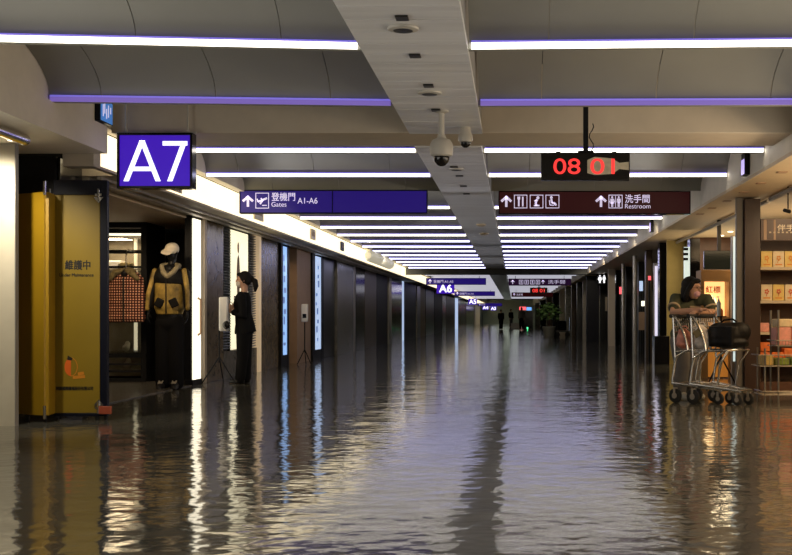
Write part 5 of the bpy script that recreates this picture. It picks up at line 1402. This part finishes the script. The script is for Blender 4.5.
Yt = 58; bx = xat(549, Yt)
t = thing('potted_tree', 'leafy potted tree on the far right side', 'plant', (bx, Yt, 0))
MB().lathe((bx, Yt, 0), [(.24, 0), (.32, .45), (.30, .47), (.28, .42)]).build('planter', M['pot'], t)
MB().loft([(bx, Yt, .4), (bx + .03, Yt, .9), (bx - .02, Yt, 1.35)], [.04, .03, .02], n=8).build('trunk', M['shelf_wood'], t)
rg = random.Random(11); mb = MB()
for i in range(420):
    a_, e_, rr = rg.uniform(0, 6.283), rg.uniform(-.9, 1.4), rg.uniform(.25, .62)
    c = Vector((bx + rr * math.cos(a_) * math.cos(e_), Yt + rr * math.sin(a_) * math.cos(e_), 1.15 + rr * .75 * math.sin(e_)))
    d = Vector((rg.uniform(-1, 1), rg.uniform(-1, 1), rg.uniform(-.8, .5))).normalized(); n = d.orthogonal().normalized()
    L_ = rg.uniform(.12, .2); w_ = L_ * .28
    mb.add([c, c + d * L_ * .5 + n * w_, c + d * L_, c + d * L_ * .5 - n * w_, c + d * L_ * .5 + d.cross(n) * .015], [(0, 1, 4), (1, 2, 4), (2, 3, 4), (3, 0, 4)])
mb.build('foliage', M['leaf'], t)
# far empty trolley by the right side
t = thing('wheeled_cart', 'far dark wheeled cart at the foot of the beige pier', 'cart', (xat(563, 56), 56, 0))
x0, x1 = xat(556, 56), xat(569, 56)
MB().box(x0, x1, 55.8, 56.2, .22, .30).build('deck', M['metal_dark'], t)
MB().tube([(x1, 55.85, .26), (x1 + .03, 55.85, .9), (x1 + .03, 56.15, .9), (x1, 56.15, .26)], .02).build('handle', M['chrome'], t)
for xx in (x0 + .08, x1 - .08):
    for yy in (55.84, 56.16): MB().cyl((xx, yy - .02, .11), (xx, yy + .02, .11), .11).build('wheel', M['rubber'], t)
solo('suitcase', MB().box(x0 + .08, x1 - .12, 55.85, 56.15, .301, .75), M['suit'], 'dark suitcase standing on the far wheeled cart', 'suitcase', ((x0 + x1) / 2, 56, .301), bevel=.04)

# ------------------------------------------------------------------ lights
def area(name, loc, size, power, col, rot=(0, 0, 0), sy=None):
    d = bpy.data.lights.new(name, 'AREA'); d.energy = power; d.color = col; d.size = size
    if sy: d.shape = 'RECTANGLE'; d.size_y = sy
    o = bpy.data.objects.new(name, d); C.objects.link(o); o.location = loc; o.rotation_euler = rot
    return o


def spot(name, loc, power, col, angle=70, target=None, blend=.6):
    d = bpy.data.lights.new(name, 'SPOT'); d.energy = power; d.color = col; d.spot_size = R(angle); d.spot_blend = blend; d.shadow_soft_size = .05
    o = bpy.data.objects.new(name, d); C.objects.link(o); o.location = loc
    v = Vector(target or (loc[0], loc[1], 0)) - Vector(loc); o.rotation_euler = v.to_track_quat('-Z', 'Y').to_euler()
    return o


WARM = (1, .74, .45)
area('fill_near_left', (-4.3, 4.8, 1.3), 7.0, 76, (1, .95, .86), (R(90 + 18), 0, R(-90)), 1.8)  # added fill out of view, standing in for lit shops
area('fill_near_right', (3.2, 6.5, 1.3), 9.0, 82, (1, .92, .79), (R(90 + 18), 0, R(90)), 1.8)  # added fill on the opposite side, also out of view
spot('pillar_downlight', (-4.30, 9.75, 2.42), 120, (1, .88, .68), 110, (-4.7, 10.6, .9))
spot('mannequin_spot', (-4.5, 14.0, 2.28), 80, WARM, 60, (-4.5, 15.7, 1.35))
spot('jacket_spot', (-5.3, 15.2, 2.28), 30, WARM, 60, (-5.4, 16.7, 1.2))
area('shop_light_left', (-6.0, 14.5, 2.28), 1.2, 12, WARM)
spot('shelf_spot', (3.6, 13.9, 2.46), 32, WARM, 90, (3.7, 15.2, 1.2))
area('shop_light_right', (4.6, 12.5, 2.45), 1.6, 60, WARM)
area('shop_light_right_near', (4.6, 8.0, 2.45), 1.6, 50, WARM)
area('soffit_fill_right', (4.6, 9.5, 1.5), 1.8, 270, WARM, (R(180), 0, 0), 7.0)  # added upward fill out of view to brighten the right soffit
area('soffit_fill_recess', (4.1, 17.4, 1.4), 1.0, 16, WARM, (R(180), 0, 0), 2.0)  # added upward fill for the ceiling over the recess, no fixture
area('soffit_fill_far', (4.0, 22.2, 1.4), 1.2, 22, (1, .8, .5), (R(180), 0, 0), 2.4)  # added upward fill for the shop ceiling farther on, no fixture
for i, Y in enumerate((14.0, 17.5, 21.5, 26, 31, 36.5)):
    for sx in (-1, 1):
        xq = 2.95 if sx > 0 else -4.2
        spot('ceiling_band_fill', (xq, Y, 1.75), 125, (.95, .93, 1), 70, (-.7, Y + .3, 2.72), .5)  # added fill without a fixture, brightens the central band and vaults
for i, (Y, pw) in enumerate(((24.5, 30), (28.5, 40), (33, 45), (37.5, 55), (44, 60))):
    spot('shopfront_fill_right', (2.3, Y - 3.0, 2.62), pw, (1, .86, .66), 70, (3.15, Y, 1.1))  # added fill to brighten the posts and panels, no fixture
for i, (Y, pw) in enumerate(((18.0, 22), (21.5, 22), (30.5, 45), (36, 45), (44, 50))):
    spot('shopfront_fill_left', (-3.3, Y - 3.0, 2.62), pw, (1, .88, .70), 70, (-4.4, Y, 1.1))  # added fill to brighten the left panels, no fixture
spot('plant_fill', (1.2, 55.5, 2.6), 90, (1, .95, .7), 60, (1.67, 58, 1.2))  # added to brighten the potted tree
area('far_hall_fill', (-.5, 150, 2.6), 5, 500, (.9, 1, .85), (R(0), 0, 0), 30)  # added to brighten the far wall and distant people
spot('jamb_fill', (-4.05, 19.2, 2.28), 14, WARM, 50, (-4.37, 20.65, 1.2))  # added to brighten the pale door jamb
area('cabinet_fill', (-5.9, 17.55, 2.08), .5, 10, WARM)  # added to brighten the inside of the cabinet
spot('recess_fill', (-4.0, 22.6, 2.30), 25, WARM, 80, (-4.35, 24.0, .9))  # added to brighten the tan wall and its dispenser
area('shop_light_recess', (3.9, 18.2, 2.47), .8, 16, WARM)
area('shop_light_recess_far', (4.0, 22.2, 2.47), .8, 30, (1, .8, .5))

w = bpy.data.worlds.new('World'); bpy.context.scene.world = w; w.use_nodes = True
w.node_tree.nodes['Background'].inputs['Color'].default_value = (.02, .02, .025, 1)

# ------------------------------------------------------------------ camera and view
cd = bpy.data.cameras.new('camera'); cam = bpy.data.objects.new('camera', cd); C.objects.link(cam)
cam.location = (0, 0, H); cam.rotation_euler = (R(90), 0, 0)
cd.sensor_width = 36; cd.lens = F / 792 * 36
cd.shift_x = -(CX - 396) / 792; cd.shift_y = (CY - 277.5) / 792
cd.clip_end = 400
sc = bpy.context.scene; sc.camera = cam
sc.view_settings.view_transform = 'Standard'; sc.view_settings.look = 'None'; sc.view_settings.gamma = 1; sc.view_settings.use_curve_mapping = False
sc.view_settings.exposure = 0.0
sc.cycles.use_denoising = True
sc.cycles.max_bounces = 8; sc.cycles.diffuse_bounces = 4; sc.cycles.glossy_bounces = 4
